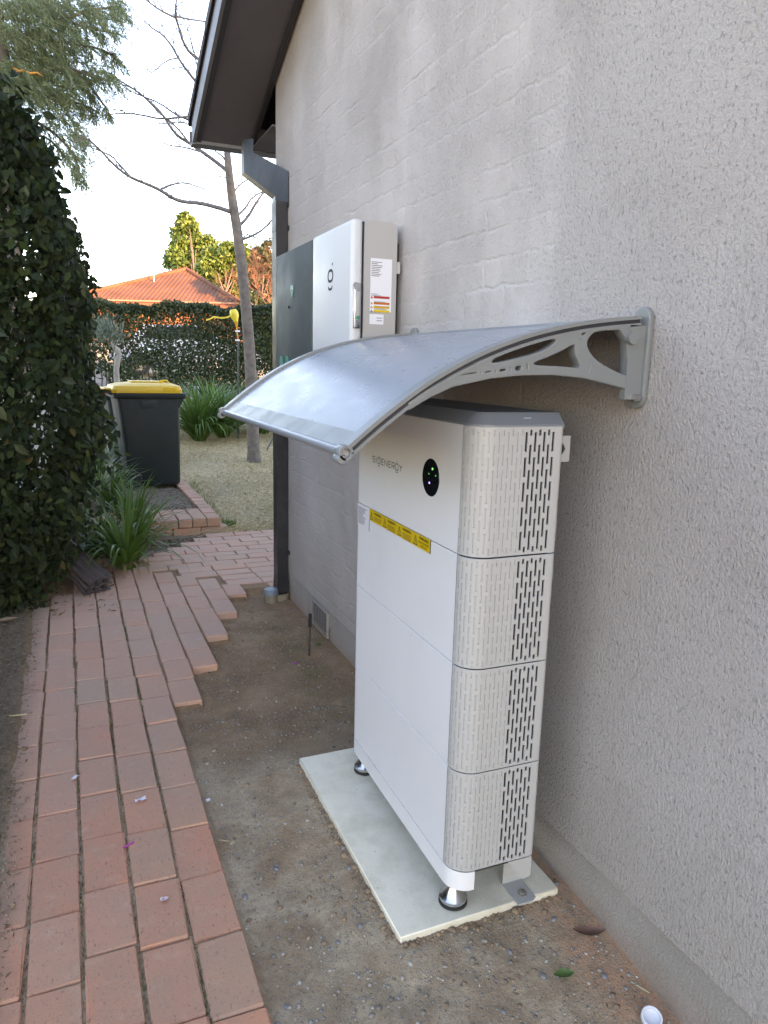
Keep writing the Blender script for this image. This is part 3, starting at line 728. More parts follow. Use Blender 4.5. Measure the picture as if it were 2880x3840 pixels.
# lettering
def ribbon(mb, pts, wd, to3, closed=False):
    n = len(pts); L_, R_ = [], []
    for i, p in enumerate(pts):
        a = pts[(i-1) % n] if (closed or i > 0) else p; b = pts[(i+1) % n] if (closed or i < n-1) else p
        t1 = Vector((p[0]-a[0], p[1]-a[1])); t2 = Vector((b[0]-p[0], b[1]-p[1]))
        if t1.length < 1e-9: t1 = t2
        if t2.length < 1e-9: t2 = t1
        t1.normalize(); t2.normalize(); nn = Vector((-(t1.y+t2.y), t1.x+t2.x)); nn.normalize()
        k = min(2.0, 1/max(.3, nn.dot(Vector((-t1.y, t1.x)))))
        L_.append((p[0]+nn.x*wd/2*k, p[1]+nn.y*wd/2*k)); R_.append((p[0]-nn.x*wd/2*k, p[1]-nn.y*wd/2*k))
    m = n if closed else n-1
    for i in range(m):
        j = (i+1) % n
        mb.face([to3(*L_[i], 0), to3(*L_[j], 0), to3(*R_[j], 0), to3(*R_[i], 0)])
    return mb
GL = {'S': [[(1, 1), (0, 1), (0, .52), (1, .52), (1, 0), (0, 0)]], 'I': [[(.5, 0), (.5, 1)]],
      'G': [[(.85, 1), (.15, 1), (0, .85), (0, .15), (.15, 0), (.85, 0), (1, .15), (1, .85), (.85, 1)], [(.42, 1.28), (.58, 1.28), (.58, 1.34), (.42, 1.34)], [(.12, -.28), (.35, -.42), (.65, -.42), (.88, -.28)]],
      'E': [[(1, 1), (0, 1), (0, 0), (1, 0)], [(0, .52), (.85, .52)]], 'N': [[(0, 0), (0, 1), (1, 0), (1, 1)]],
      'R': [[(0, 0), (0, 1), (1, 1), (1, .45), (.1, .45)], [(.5, .45), (1, 0)]], 'Y': [[(0, 1), (.5, .5), (1, 1)], [(.5, .5), (.5, 0)]]}
let = MB(); cur = 0.0; h_ = .0165; to_ = lambda u, v, w_: (-.0006, .552-u, 1.1795+v)
for ch in 'SIGENERGY':
    wd = .0055 if ch == 'I' else .0185
    for st_ in GL[ch]: ribbon(let, [(cur+a*wd, b*h_) for a, b in st_], .0022, to_)
    cur += wd+.0082
let.build('brand_lettering', M_ink, unit)
# stickers
MB().box(-.0007, .0005, .5725, .672, .966, 1.0285).build('data_sticker', M_paper, unit)
ds = MB()
for i in range(13):
    L_ = random.uniform(.035, .085); ds.box(-.0011, -.0008, .668-L_, .668, 1.022-i*.0042, 1.0238-i*.0042)
ds.build('data_sticker_print', M_ink2, unit)
wst = MB().box(-.0012, .0005, .1425, .5695, .9985, 1.0335).build('warning_sticker', M_yellow, unit)
MB().box(-.0013, .0006, .1405, .1424, .9985, 1.0335).build('sticker_edge', M_ink, wst)
MB().box(-.0008, .0006, .5695, .5712, .962, .9990).build('sticker_edge', M_ink, wst)
tri = MB(); lines = MB(); bolt = MB()
for k in range(4):
    y0 = .5675-k*.1065
    T = lambda u, v, w_=0, y0=y0: (-.0016, y0-u, .9985+v)
    ribbon(tri, [(.006, .005), (.030, .005), (.018, .029)], .0021, T, True)
    ribbon(bolt, [(.0190, .022), (.0165, .0145), (.0190, .0140), (.0172, .0075)], .0016, T)
    text_mesh('warning_text', 'WARNING', .0108, lambda u, v, w_, y0=y0: (-.0017, y0-.068-u, 1.0255+v), M_ink, wst, 'CENTER', 1.1)
    if k < 3:
        for i in range(4 if k else 3):
            L_ = random.uniform(.052, .062); c0 = .0675; lines.face([T(c0-L_/2, .0178-i*.0047), T(c0+L_/2, .0178-i*.0047), T(c0+L_/2, .0158-i*.0047), T(c0-L_/2, .0158-i*.0047)])
    else:
        text_mesh('warning_text', 'DO NOT DISCONNECT', .0062, lambda u, v, w_, y0=y0: (-.0017, y0-.068-u, 1.0150+v), M_ylines, wst, 'CENTER')
        text_mesh('warning_text', 'UNDER LOAD', .0062, lambda u, v, w_, y0=y0: (-.0017, y0-.068-u, 1.0060+v), M_ylines, wst, 'CENTER')
for o in (tri.build('hazard_triangles', M_ink, wst), bolt.build('hazard_bolts', M_ink, wst), lines.build('warning_small_print', M_ylines, wst)): o['kind'] = 'stuff'

# ---------------------------------------------------------------- awning
aw = empty('door_awning', (0, 0, 0), 0, 'curved grey polycarbonate awning fixed to the wall above the battery', 'awning')
ARCP = [(-.716, 1.303), (-.663, 1.347), (-.608, 1.388), (-.551, 1.427), (-.493, 1.459), (-.434, 1.487), (-.372, 1.511), (-.309, 1.531), (-.243, 1.547), (-.175, 1.560), (-.104, 1.570), (-.03, 1.578)]
ARCS = chaikin(ARCP, 2, False)
def sweep(mb, y0, y1, d0, d1, a=0, b=None):
    """box section following the arc, between offsets d0, d1 along its normal"""
    P_ = ARCS[a:b]; n = len(P_); base = len(mb.v)
    for i, (x, z) in enumerate(P_):
        p0 = P_[max(0, i-1)]; p1 = P_[min(n-1, i+1)]; tx, tz = p1[0]-p0[0], p1[1]-p0[1]; L = math.hypot(tx, tz); nx_, nz = -tz/L, tx/L
        for yy, dd in ((y0, d0), (y1, d0), (y1, d1), (y0, d1)): mb.v.append((x+nx_*dd, yy, z+nz*dd))
    for i in range(n-1):
        for k in range(4): k2 = (k+1) % 4; mb.f.append((base+i*4+k, base+i*4+k2, base+(i+1)*4+k2, base+(i+1)*4+k))
    mb.f.append((base, base+1, base+2, base+3)); m = base+(n-1)*4; mb.f.append((m+3, m+2, m+1, m)); return mb
YN, YF = 1.285, 2.505
sweep(MB(), YN+.028, YF-.028, -.0085, -.0050).build('sheet', M_sheet, aw, 30)
fr = MB(); sweep(fr, YN+.03, YF-.03, -.0046, -.0022, 0, 5); fr.build('front_lip', M_awnframe, aw, 30)
MB().tube([(-.719, YN+.012, 1.293), (-.719, YF-.012, 1.293)], .0095, 16).build('front_rail', M_alu, aw, 40)
MB().box(-.03, -.001, YN+.03, YF-.03, 1.571, 1.5795).build('wall_rail', M_alu, aw)
C6 = lambda x_, y_: (lambda p: (p.x, p.z))(PY(1700+x_*.4702, 1150+y_*.4702, YN))
def bracket(y_near, sgn, name):
    y1 = y_near+sgn*.036
    ya, yb_ = min(y_near, y1), max(y_near, y1)
    rt = empty(name, (0, 0, 0)); rt.parent = aw
    sweep(MB(), ya, yb_, -.0045, .0035).build('upper_rim', M_awnframe, rt, 30)
    sweep(MB(), ya+.006, yb_-.004, -.0125, -.0045).build('gasket', M_trim, rt, 30)
    sweep(MB(), ya+.001, yb_-.010, -.0190, -.0125).build('lower_rim', M_awnframe, rt, 30)
    outer = [C6(-345, 760), (ARCP[5][0], ARCP[5][1]-.016), (ARCP[7][0], ARCP[7][1]-.016), (ARCP[9][0], ARCP[9][1]-.016), (ARCP[10][0]+.04, ARCP[10][1]-.012)]
    top_ = [(x, z-.016) for x, z in ARCP[3:]]
    low = [C6(1430, 662), C6(1250, 612), C6(1050, 562), C6(800, 537), C6(550, 540), C6(300, 566), C6(0, 632), C6(-180, 715), C6(-340, 812)]
    outline = [C6(-345, 775)]+top_+low
    H = [chaikin([C6(*q) for q in h], 1) for h in (
        [(300, 445), (330, 405), (480, 335), (640, 285), (780, 252), (830, 252), (835, 280), (790, 320), (700, 370), (560, 410), (430, 440), (330, 460)],
        [(635, 440), (760, 395), (870, 345), (965, 290), (985, 310), (985, 370), (1000, 415), (1030, 470), (1010, 505), (930, 490), (760, 480), (650, 475)],
        [(1150, 185), (1400, 172), (1400, 545), (1385, 560), (1290, 520), (1180, 460), (1110, 400), (1070, 330), (1068, 270), (1100, 220)],
        [(50, 550), (60, 535), (190, 513), (202, 525), (195, 540), (60, 555)], [(250, 512), (315, 502), (318, 525), (255, 538)], [(368, 495), (432, 484), (434, 520), (372, 528)],
        [(495, 470), (545, 462), (556, 480), (552, 510), (520, 522), (495, 512)], [(218, 514), (236, 511), (234, 546), (218, 548)], [(336, 495), (352, 492), (352, 532), (336, 535)],
        [(450, 470), (468, 467), (468, 525), (452, 528)], [(583, 448), (602, 444), (608, 505), (590, 511)], [(1012, 228), (1048, 188), (1080, 186), (1050, 243)], [(983, 240), (993, 233), (1037, 268), (1028, 277)], [(1097, 455), (1112, 455), (1082, 545), (1066, 548)])]
    yw = y_near+sgn*.010
    fill2d('web', [outline]+H, .026, lambda u, v, w_: (u, yw+sgn*.005+w_, v), M_awnframe, rt, .0025)
    # recessed arm that fills the lower right
    fill2d('web_infill', [[C6(1110, 485), C6(1180, 470), C6(1300, 530), C6(1420, 590), C6(1420, 640), C6(1250, 585), C6(1090, 545)]], .006, lambda u, v, w_: (u, yw+sgn*.004+w_, v), M_awndark, rt, .001)
    pill = [(yy, zz) for yy, zz in [(-.024, 1.40), (-.024, 1.575)]]
    arc = [(.024*math.cos(a), 1.575+.024*math.sin(a)) for a in np.linspace(0, math.pi, 12)]+[(.024*math.cos(a), 1.404+.024*math.sin(a)) for a in np.linspace(math.pi, 2*math.pi, 12)]
    fill2d('wall_plate', [arc], .014, lambda u, v, w_: (-.008+w_, ya+.018+u, v), M_awnframe, rt, .003)
    MB().box(-.058, -.0145, yw-.009, yw+.009, 1.398, 1.560).build('spine', M_awnframe, rt)
    MB().lathe([(.014, -.012), (.014, .004), (.010, .006), (.006, .006), (.005, -.004)], (-.055, yw-sgn*.008, 1.532), 20, 'y').build('screw_boss', M_awnframe, rt, 40)
    MB().lathe([(.008, -.012), (.008, .004), (.004, .006)], (-.026, yw-.014, 1.402), 12, 'x').build('wall_screw', M_steel, rt, 40)
    # end clip at the front rail
    c0 = Vector((-.719, ya, 1.293))
    ring = [(.0145*math.cos(a), .0145*math.sin(a)) for a in np.linspace(0, 2*math.pi, 20, endpoint=False)]
    hole = [(.0102*math.cos(a), .0102*math.sin(a)) for a in np.linspace(0, 2*math.pi, 16, endpoint=False)]
    fill2d('end_clip', [ring, hole], .030, lambda u, v, w_: (c0.x+u, ya+.016+w_, c0.z+v), M_awnframe, rt, .001)
    MB().lathe([(.008, -.017), (.010, -.012), (.010, .012), (.008, .017)], (c0.x-.009, ya+.018, c0.z-.012), 14, 'y').build('clip_knob', M_awnframe, rt, 40)
bracket(YN, 1, 'bracket'); bracket(YF, -1, 'bracket')

# ---------------------------------------------------------------- wall boxes
cab = empty('gateway_cabinet', (-.02, 2.865, 1.30), 0, 'white wall cabinet with latch handle and coloured warning labels on its side', 'cabinet')
c0 = cab.location
vert = lambda e: abs(e.verts[0].co.z-e.verts[1].co.z) < 1e-6 and abs(e.verts[0].co.x-e.verts[1].co.x) < 1e-6
def roundtop(e): return abs(e.verts[0].co.y-e.verts[1].co.y) > .1
rbox('body', M_cabgrey, cab, -.139, -.006, -.24, .24, -.03, .688, .022, 5, roundtop)
rbox('door', M_doorw, cab, -.19, -.1425, -.238, .238, -.03, .690, .017, 4)
MB().box(-.1424, -.1391, -.234, .234, -.02, .683).build('door_gasket', M_trim, cab)
MB().box(-.0059, .019, -.20, .20, .02, .62).build('back_rail', M_core, cab)
MB().box(-.0055, .006, -.245, -.238, .505, .548).build('mounting_ear', M_white2, cab)
hd = rbox('handle', M_steel, cab, -.180, -.152, -.246, -.2385, .296, .462, .004, 2)
rbox('lever', M_cabgrey, hd, -.174, -.158, -.254, -.2465, .325, .430, .003, 2)
MB().lathe([(.011, -.010), (.010, -.004), (.0, -.003)], (-.176, -.2445, .452), 12, 'y').build('lever_pivot', M_steel, hd, 40)
MB().lathe([(.0075, -.0105), (.0075, -.008), (.0, -.0075)], (-.166, -.2445, .335), 16, 'y').build('lock_barrel', M_teal, hd, 40)
lb = MB().box(-.113, -.026, -.2412, -.2399, .362, .555).build('rating_label', M_paper, cab)
lb2 = MB().box(-.114, -.056, -.2412, -.2399, .315, .352).build('serial_label', M_paper, cab)
pr = MB()
for i in range(9):
    L_ = random.uniform(.025, .045) if i else .042
    pr.box(-.110, -.110+L_, -.2416, -.2413, .540-i*.0062, .5428-i*.0062)
for i in range(2): pr.box(-.110, -.110+(.03+.012*i), -.2416, -.2413, .425-i*.005, .427-i*.005)
for i in range(2): pr.box(-.085, -.062, -.2416, -.2413, .337-i*.01, .340-i*.01)
for i in range(5): pr.box(-.096, -.040-random.uniform(0, .01), -.2416, -.2413, [.398, .3945, .391, .372, .354+.016][i], [.3995, .396, .3925, .3735, .3715][i])
pr.build('small_print', M_ink2, lb)['kind'] = 'stuff'
for i, m_ in enumerate((M_red, M_orange, M_amber, M_yellow)):
    zc = [.4085, .3855, .3795-.008, .3795-.022][i] if False else [.4105, .3885, .3745, .3600][i]
    b_ = MB().box(-.098, -.033, -.2419, -.2413, zc, zc+.0085).build('hazard_bar', m_, lb)
    MB().face([(-.112, -.2418, zc-.001), (-.101, -.2418, zc-.001), (-.1065, -.2418, zc+.0095)]).build('hazard_symbol', [M_orange, M_amber, M_amber, M_ink2][i], lb)
# emblem: dot, rounded square, smile
em = MB(); T = lambda u, v, w_: (-.1906, -.004-u, .508+v)
sq = chaikin([(-.028, -.021), (.028, -.021), (.028, .021), (-.028, .021)], 2)
ribbon(em, [(a, b) for a, b in sq], .010, T, True)
ribbon(em, chaikin([(-.024, -.040), (-.016, -.052), (.016, -.052), (.024, -.040)], 2, False), .009, T)
ribbon(em, [(.018, .043), (.028, .043)], .010, T)
em.build('emblem', M_ink, cab)

mbx = empty('switchboard_box', (-.02, 3.41, 1.30), 0, 'dark green grey metal switchboard box beside the white cabinet', 'switchboard')
rbox('body', M_dkgreen, mbx, -.150, .018, -.297, .297, -.02, .676, .004, 2)
rbox('door', M_dkgreen, mbx, -.190, -.152, -.299, .299, -.025, .682, .006, 2)
p = PX(1096, 1090, -.2105)
bd = chaikin([(-.026, .027), (.026, .027), (.026, -.005), (.0, -.040), (-.026, -.005)], 2)
bo = fill2d('badge', [bd], .002, lambda u, v, w_: (-.1915-w_, p.y-3.41-u, p.z-1.30+v), M_teal, mbx)
mk = MB(); T2 = lambda u, v, w_: (-.1929, p.y-3.41-u, p.z-1.30+v)
ribbon(mk, [(-.016, .004), (-.016, .020), (-.004, .020), (-.004, .010), (-.014, .010)], .004, T2); ribbon(mk, [(.002, .004), (.010, .020), (.017, .004)], .004, T2); mk.build('badge_mark', M_paper, bo)
for px_ in (1058, 1078):
    q = PX(px_, 1372, -.2105); y_, z_ = q.y-3.41, q.z-1.30
    arch = [(.026*math.cos(a), .026*math.sin(a)+.022) for a in np.linspace(0, math.pi, 10)]+[(-.026, -.05), (.026, -.05)]
    lk = fill2d('lock_cover', [arch], .006, lambda u, v, w_: (-.1935-w_, y_-u, z_+v), M_teal, mbx, .001)
    mk = MB(); T3 = lambda u, v, w_: (-.1972, y_-u, z_-.016+v)
    ribbon(mk, [(-.01, 0), (-.01, .018), (.008, .018), (.008, .009), (-.01, .009)], .004, T3); ribbon(mk, [(0, .009), (.011, 0)], .004, T3); mk.build('lock_mark', M_paper, lk)
MB().lathe([(.006, -.002), (.006, .002)], (-.1915, PX(1085, 1152, -.21).y-3.41, PX(1085, 1152, -.21).z-1.30), 12, 'x').build('key_hole', M_black, mbx)

# ---------------------------------------------------------------- raised brick edging
edge = empty('brick_edging', (-.1, 6.1, 0), 0, 'low brick edging of a raised bed at the far end of the path', 'edging')
EB = [brick_mesh('brick', .112, .225, .075, .005, 20+k) for k in range(4)]; EH = [brick_mesh('brick', .225, .108, .074, .005, 30+k) for k in range(3)]
EC = [brick_mesh('brick', .112, .150, .072, .005, 40+k) for k in range(3)]
for m_ in EB+EH+EC: m_.materials.append(M_brick2)
for i in range(9):
    for j in range(2): put_brick(.0-.118*i-.02, .11+j*.232, 0, .158, random.choice(EB), edge)
for i in range(5): put_brick(-.07-.232*i+.055, .056, 0, .079, random.choice(EH), edge); put_brick(-.07-.232*i+.02, .050, 0, .0, random.choice(EH), edge)
for i in range(3): put_brick(.018, .19+i*.23, 0, .079, random.choice(EB), edge)
for i in range(14): put_brick(-.012-.004*i, .55+i*.158, 0, .16+.002*i, random.choice(EC), edge)

# ---------------------------------------------------------------- wheelie bins
M_bin = pbr('bin_dark_green', (.004, .014, .015), .55, 0, .15, 4, dirt=(.08, .08, .075), dirt_amt=.12)
M_lidy = pbr('bin_lid_yellow', (.62, .36, .012), .42, 0, .08, 5, dirt=(.4, .3, .12), dirt_amt=.25)
M_lidr = pbr('bin_lid_red', (.38, .02, .03), .42, 0, .08, 5)
M_wheel = pbr('wheel_black', (.012, .013, .016), .6)
def wheelie(loc, rz, lid_m, label):
    b = empty('wheelie_bin', loc, rz, label, 'wheelie bin', 'wheelie bins on the raised bed')
    # +x is the front (opening side), -x the handle and wheels, depth runs along x
    def sect(x0, x1, hw, z, r=.04):
        pts = []
        for cx_, cy__, a0 in ((x1-r, hw-r, 0), (x0+r, hw-r, 90), (x0+r, -hw+r, 180), (x1-r, -hw+r, 270)):
            for k in range(5): a = R(a0+k*22.5); pts.append((cx_+r*math.cos(a), cy__+r*math.sin(a), z))
        return pts
    mb = MB(); secs = [sect(-.205, .275, .225, .03), sect(-.235, .285, .235, .06), sect(-.30, .292, .265, .72), sect(-.315, .294, .272, .86), sect(-.325, .30, .276, .93)]
    n = 20
    for s_ in secs: mb.v += s_
    for j in range(len(secs)-1):
        for i in range(n): mb.f.append((j*n+i, j*n+(i+1) % n, (j+1)*n+(i+1) % n, (j+1)*n+i))
    mb.f.append(tuple(reversed(range(n)))); mb.f.append(tuple(range((len(secs)-1)*n, len(secs)*n)))
    mb.build('body', M_bin, b, 40)
    rim = MB(); r0 = [sect(-.345, .345, .287, .925, .03), sect(-.36, .362, .295, .935, .03), sect(-.36, .362, .295, .975, .03), sect(-.35, .352, .285, .98, .03)]
    for s_ in r0: rim.v += s_
    for j in range(3):
        for i in range(n): rim.f.append((j*n+i, j*n+(i+1) % n, (j+1)*n+(i+1) % n, (j+1)*n+i))
    rim.f.append(tuple(reversed(range(n)))); rim.f.append(tuple(range(3*n, 4*n))); rim.build('rim', M_bin, b, 40)
    for s_ in (-1, 1):
        MB().prism([(.27, s_*.262, .93), (.335, s_*.262, .93), (.285, s_*.262, .83)], (0, -.006, 0), (0, .006, 0)).build('rim_gusset', M_bin, b)
        rbox('side_pad', M_bin, b, -.10, .06, s_*.268-.008, s_*.268+.008, .83, .915, .006, 2)
    lid = MB(); ls = [sect(-.365, .318, .288, .9805, .05), sect(-.368, .322, .291, 1.012, .05), sect(-.345, .308, .275, 1.05, .06), sect(-.27, .25, .22, 1.072, .07), sect(-.20, .19, .16, 1.08, .07)]
    for s_ in ls: lid.v += s_
    for j in range(len(ls)-1):
        for i in range(n): lid.f.append((j*n+i, j*n+(i+1) % n, (j+1)*n+(i+1) % n, (j+1)*n+i))
    lid.f.append(tuple(reversed(range(n)))); lid.f.append(tuple(range((len(ls)-1)*n, len(ls)*n)))
    lo_ = lid.build('lid', lid_m, b, 30)
    rbox('lid_panel', lid_m, lo_, -.16, .16, -.13, .13, 1.0805, 1.096, .006, 2)
    MB().tube([(.10, -.12, 1.075), (.14, -.12, 1.102), (.20, -.10, 1.102), (.23, -.08, 1.065)], .010, 8).build('lid_grip', lid_m, lo_, 40)
    rbox('lid_pad', lid_m, lo_, .13, .25, -.294, -.2895, 1.0, 1.035, .001, 1)
    rbox('hinge_tab', lid_m, lo_, -.43, -.366, -.20, .20, 1.0, 1.025, .008, 2)
    MB().tube([(-.40, -.24, .985), (-.40, .24, .985)], .014, 10).build('handle_bar', M_bin, b, 40)
    for s_ in (-1, 1):
        MB().prism([(-.30, s_*.22, .93), (-.41, s_*.22, .972), (-.41, s_*.22, 1.0), (-.33, s_*.22, .978)], (0, -.015, 0), (0, .015, 0)).build('handle_arm', M_bin, b)
        wv = MB().lathe([(.055, -.022), (.094, -.026), (.102, -.018), (.102, .018), (.094, .026), (.055, .022)], (-.215, s_*.262, .103), 28, 'y').build('wheel', M_wheel, b, 40)
        MB().lathe([(.05, -.027), (.048, -.010), (.02, -.008), (.018, -.03), (.0, -.031)], (-.215, s_*.262, .103), 20, 'y').build('rim', M_bin, wv, 40)
    MB().tube([(-.215, -.235, .103), (-.215, .235, .103)], .012, 8).build('axle', M_zinc, b)
    return b
BY = 7.98
pb = PY(575, 1835, 7.70)
wheelie((pb.x-.01, BY, .158), R(4), M_lidy, 'dark green wheelie bin with a yellow lid on the raised bed')
p2 = PY(490, 1660, 9.4)
wheelie((p2.x+.05, 9.75, .06), R(6), M_lidr, 'dark wheelie bin with a red lid standing behind the yellow-lidded bin')

# ---------------------------------------------------------------- foliage helpers
def unit_rand(n):
    v = rng.normal(size=(n, 3)); return v/np.linalg.norm(v, axis=1, keepdims=True)
def norm(v): return v/np.maximum(1e-9, np.linalg.norm(v, axis=1, keepdims=True))
def leaf_arrays(P, D, N, L, Wd, fold=.25, droop=.15):
    """leaf blades: base P, direction D, face normal N -> vertices (n,8,3), local faces"""
    D = norm(D); S = norm(np.cross(D, N)); N2 = np.cross(S, D); n = len(P); L = L.reshape(-1, 1); Wd = Wd.reshape(-1, 1)
    def at(t_, s_): return P + D*L*t_ + S*Wd*s_ + N2*(abs(s_)*fold*Wd - droop*L*t_*t_)
    V_ = np.stack([at(0, 0), at(.35, -.5), at(.35, 0), at(.35, .5), at(.72, -.36), at(.72, 0), at(.72, .36), at(1, 0)], 1)
    f4 = np.array([[0, 1, 2, 2], [0, 2, 3, 3], [1, 4, 5, 2], [2, 5, 6, 3], [4, 7, 5, 5], [5, 7, 6, 6]])
    tris = np.array([[0, 2, 1], [0, 3, 2], [1, 2, 5], [1, 5, 4], [2, 3, 6], [2, 6, 5], [4, 5, 7], [5, 6, 7]])
    return V_, tris
def leaves_obj(name, P, D, N, L, Wd, mat, parent=None, **k):
    V_, tr = leaf_arrays(P, D, N, L, Wd, **k); n = len(P)
    F_ = (tr[None]+(np.arange(n)*8)[:, None, None]).reshape(-1, 3)
    o = npmesh(name, V_.reshape(-1, 3), F_, mat, parent); o['kind'] = 'stuff' if parent is not None else o.get('kind', 'stuff'); return o
def diamonds_obj(name, P, D, N, L, Wd, mat, parent=None):
    D = norm(D); S = norm(np.cross(D, N)); L = L.reshape(-1, 1); Wd = Wd.reshape(-1, 1); n = len(P); N2 = np.cross(S, D)
    V_ = np.stack([P, P+D*L*.45-S*Wd*.5+N2*Wd*.15, P+D*L, P+D*L*.45+S*Wd*.5+N2*Wd*.15], 1).reshape(-1, 3)
    b = np.arange(n)*4; F_ = np.concatenate([np.stack([b, b+2, b+1], 1), np.stack([b, b+3, b+2], 1)])
    o = npmesh(name, V_, F_, mat, parent); o['kind'] = 'stuff'; return o

# ---------------------------------------------------------------- big hedge on the left
HZ = [(0, -1.46), (.3, -1.22), (.55, -1.12), (.8, -1.07), (1.05, -1.04), (1.3, -1.07), (1.54, -1.11), (1.8, -1.05), (2.02, -1.11), (2.3, -1.15), (2.5, -1.20), (2.75, -1.33), (2.95, -1.50), (3.15, -1.75), (3.35, -2.1), (3.6, -2.7)]
hedge = empty('hedge', (-1.9, 5.3, 0), 0, 'tall dark leafy hedge filling the left side of the path', 'hedge')
def hedge_pts(n):
    out = []; nr = []
    while len(out) < n:
        yy = random.uniform(3.95, 7.4); zz = random.uniform(.02, 3.55)
        bump_ = .16*noise.noise((yy*1.9, zz*1.9, 1.3))+.07*noise.noise((yy*5, zz*5, 4))
        xr_ = lerp_tab(zz, HZ)+bump_-.05-max(0, (yy-5.2))*(-.03)
        which = random.random()
        if which < .62:                      # face towards the path
            y_near = 4.25+.35*(zz/3)**2*0-.12*math.sin(zz*1.1)+.1*noise.noise((zz*2, 0, 9))
            if yy < y_near: continue
            if yy < 4.75: xr_ -= (4.75-yy)**2*1.1
            x = xr_-abs(random.gauss(0, .09)); nn = (1, -.55, .15)
        elif which < .95:                    # near end face
            x = random.uniform(-3.0, xr_); y_near = 4.2-.12*math.sin(zz*1.1)+.16*noise.noise((x*2.2, zz*2.2, 5))+.07*noise.noise((x*6, zz*6, 8))
            d = xr_-x; y_near += max(0, .45-d)**2*1.3
            yy = y_near+abs(random.gauss(0, .10)); nn = (.25, -1, .15)
            if zz > lerp_tab(-x, [(0.9, 1.0), (1.2, 2.5), (1.36, 2.85), (1.55, 3.05), (1.8, 3.25), (2.2, 3.45), (3.2, 3.6)])+.12*noise.noise((x*4, yy*3, 2)): continue
        else:                                # top
            x = random.uniform(-3.0, -1.2); zz = lerp_tab(-x, [(1.15, 2.4), (1.33, 2.75), (1.5, 2.95), (1.75, 3.18), (2.1, 3.4), (3.2, 3.6)])+.12*noise.noise((x*3, yy*3, 2))-abs(random.gauss(0, .06)); nn = (.4, -.3, 1)
        out.append((x, yy, zz)); nr.append(nn)
    return np.array(out), np.array(nr, float)
HP, HN = hedge_pts(50000)
n = len(HP)
Nn = norm(HN+rng.normal(0, .55, (n, 3))); Dd = norm(np.stack([rng.normal(0, .7, n), rng.normal(-.2, .7, n), rng.normal(-.75, .5, n)], 1))
Dd = norm(Dd-Nn*(Dd*Nn).sum(1, keepdims=True)*.8)
Ls = rng.uniform(.034, .068, n); big = rng.random(n) < .12; Ls[big] *= 1.45
# the 300 nearest, fullest leaves are separate parts
dist = np.linalg.norm(HP-np.array(CAMP), axis=1)
order = np.argsort(dist/Ls); near_i = [i for i in order if abs(HP[i][0]+1.5) < .8][:300]
mask = np.ones(n, bool); mask[near_i] = False
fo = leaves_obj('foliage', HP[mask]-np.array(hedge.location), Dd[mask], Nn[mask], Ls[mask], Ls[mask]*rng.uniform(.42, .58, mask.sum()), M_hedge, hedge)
t = NT('hedge_leaf_single'); oi = t.n('ShaderNodeObjectInfo'); cc = t.ramp(oi.outputs['Random'], [(0, (.012, .022, .010)), (.55, (.020, .036, .014)), (1, (.036, .058, .02))]); M_hleaf = t.set(cc, .5); t.b.inputs['Specular IOR Level'].default_value = .3
V1, tr1 = leaf_arrays(np.zeros((1, 3)), np.array([[0, 1., 0]]), np.array([[0, 0, 1.]]), np.array([1.]), np.array([.5]))
lm_ = bpy.data.meshes.new('leaf'); lm_.from_pydata([tuple(a) for a in V1[0]], [], [tuple(int(k) for k in a) for a in tr1]); lm_.materials.append(M_hleaf)
for i in near_i:
    o = bpy.data.objects.new('leaf', lm_); COL.objects.link(o); o.parent = hedge
    D_ = Vector(Dd[i]); N_ = Vector(Nn[i]); S_ = D_.cross(N_).normalized(); N_ = S_.cross(D_); s = Ls[i]
    o.matrix_local = Matrix(((S_.x*s, D_.x*s, N_.x*s, HP[i][0]+1.9), (S_.y*s, D_.y*s, N_.y*s, HP[i][1]-5.3), (S_.z*s, D_.z*s, N_.z*s, HP[i][2]), (0, 0, 0, 1)))
m = 15000      # shaded growth inside the hedge
Q = np.stack([rng.uniform(-3.5, -1.55, m), rng.uniform(4.65, 7.2, m), rng.uniform(.0, 3.3, m)], 1); Q = Q[Q[:, 2] < 3.3-(Q[:, 0]+3.5)*.33]; m = len(Q)
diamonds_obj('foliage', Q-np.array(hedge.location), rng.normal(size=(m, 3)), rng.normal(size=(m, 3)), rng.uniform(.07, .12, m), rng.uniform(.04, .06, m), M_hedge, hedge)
m = 6000       # low stretch out of view, added to the hedge to block low light
Q = np.stack([rng.uniform(-3.3, -2.5, m), rng.uniform(1.3, 4.1, m), rng.uniform(.0, 1.7, m)], 1)-np.array(hedge.location)
diamonds_obj('foliage', Q, rng.normal(size=(m, 3)), rng.normal(size=(m, 3))+np.array([1, 0, .2]), rng.uniform(.12, .2, m), rng.uniform(.08, .12, m), M_hedge, hedge)
hs = MB()
for k in range(46):
    x = random.uniform(-2.9, -1.55); y = random.uniform(4.6, 7.0); pts = [Vector((x+1.9, y-5.3, .0))]
    for j in range(7): pts.append(pts[-1]+Vector((random.gauss(0, .07), random.gauss(0, .06), .27)))
    hs.tube(pts, [.02-.002*j for j in range(8)], 5)
hs.build('stems', M_twig, hedge)['kind'] = 'stuff'

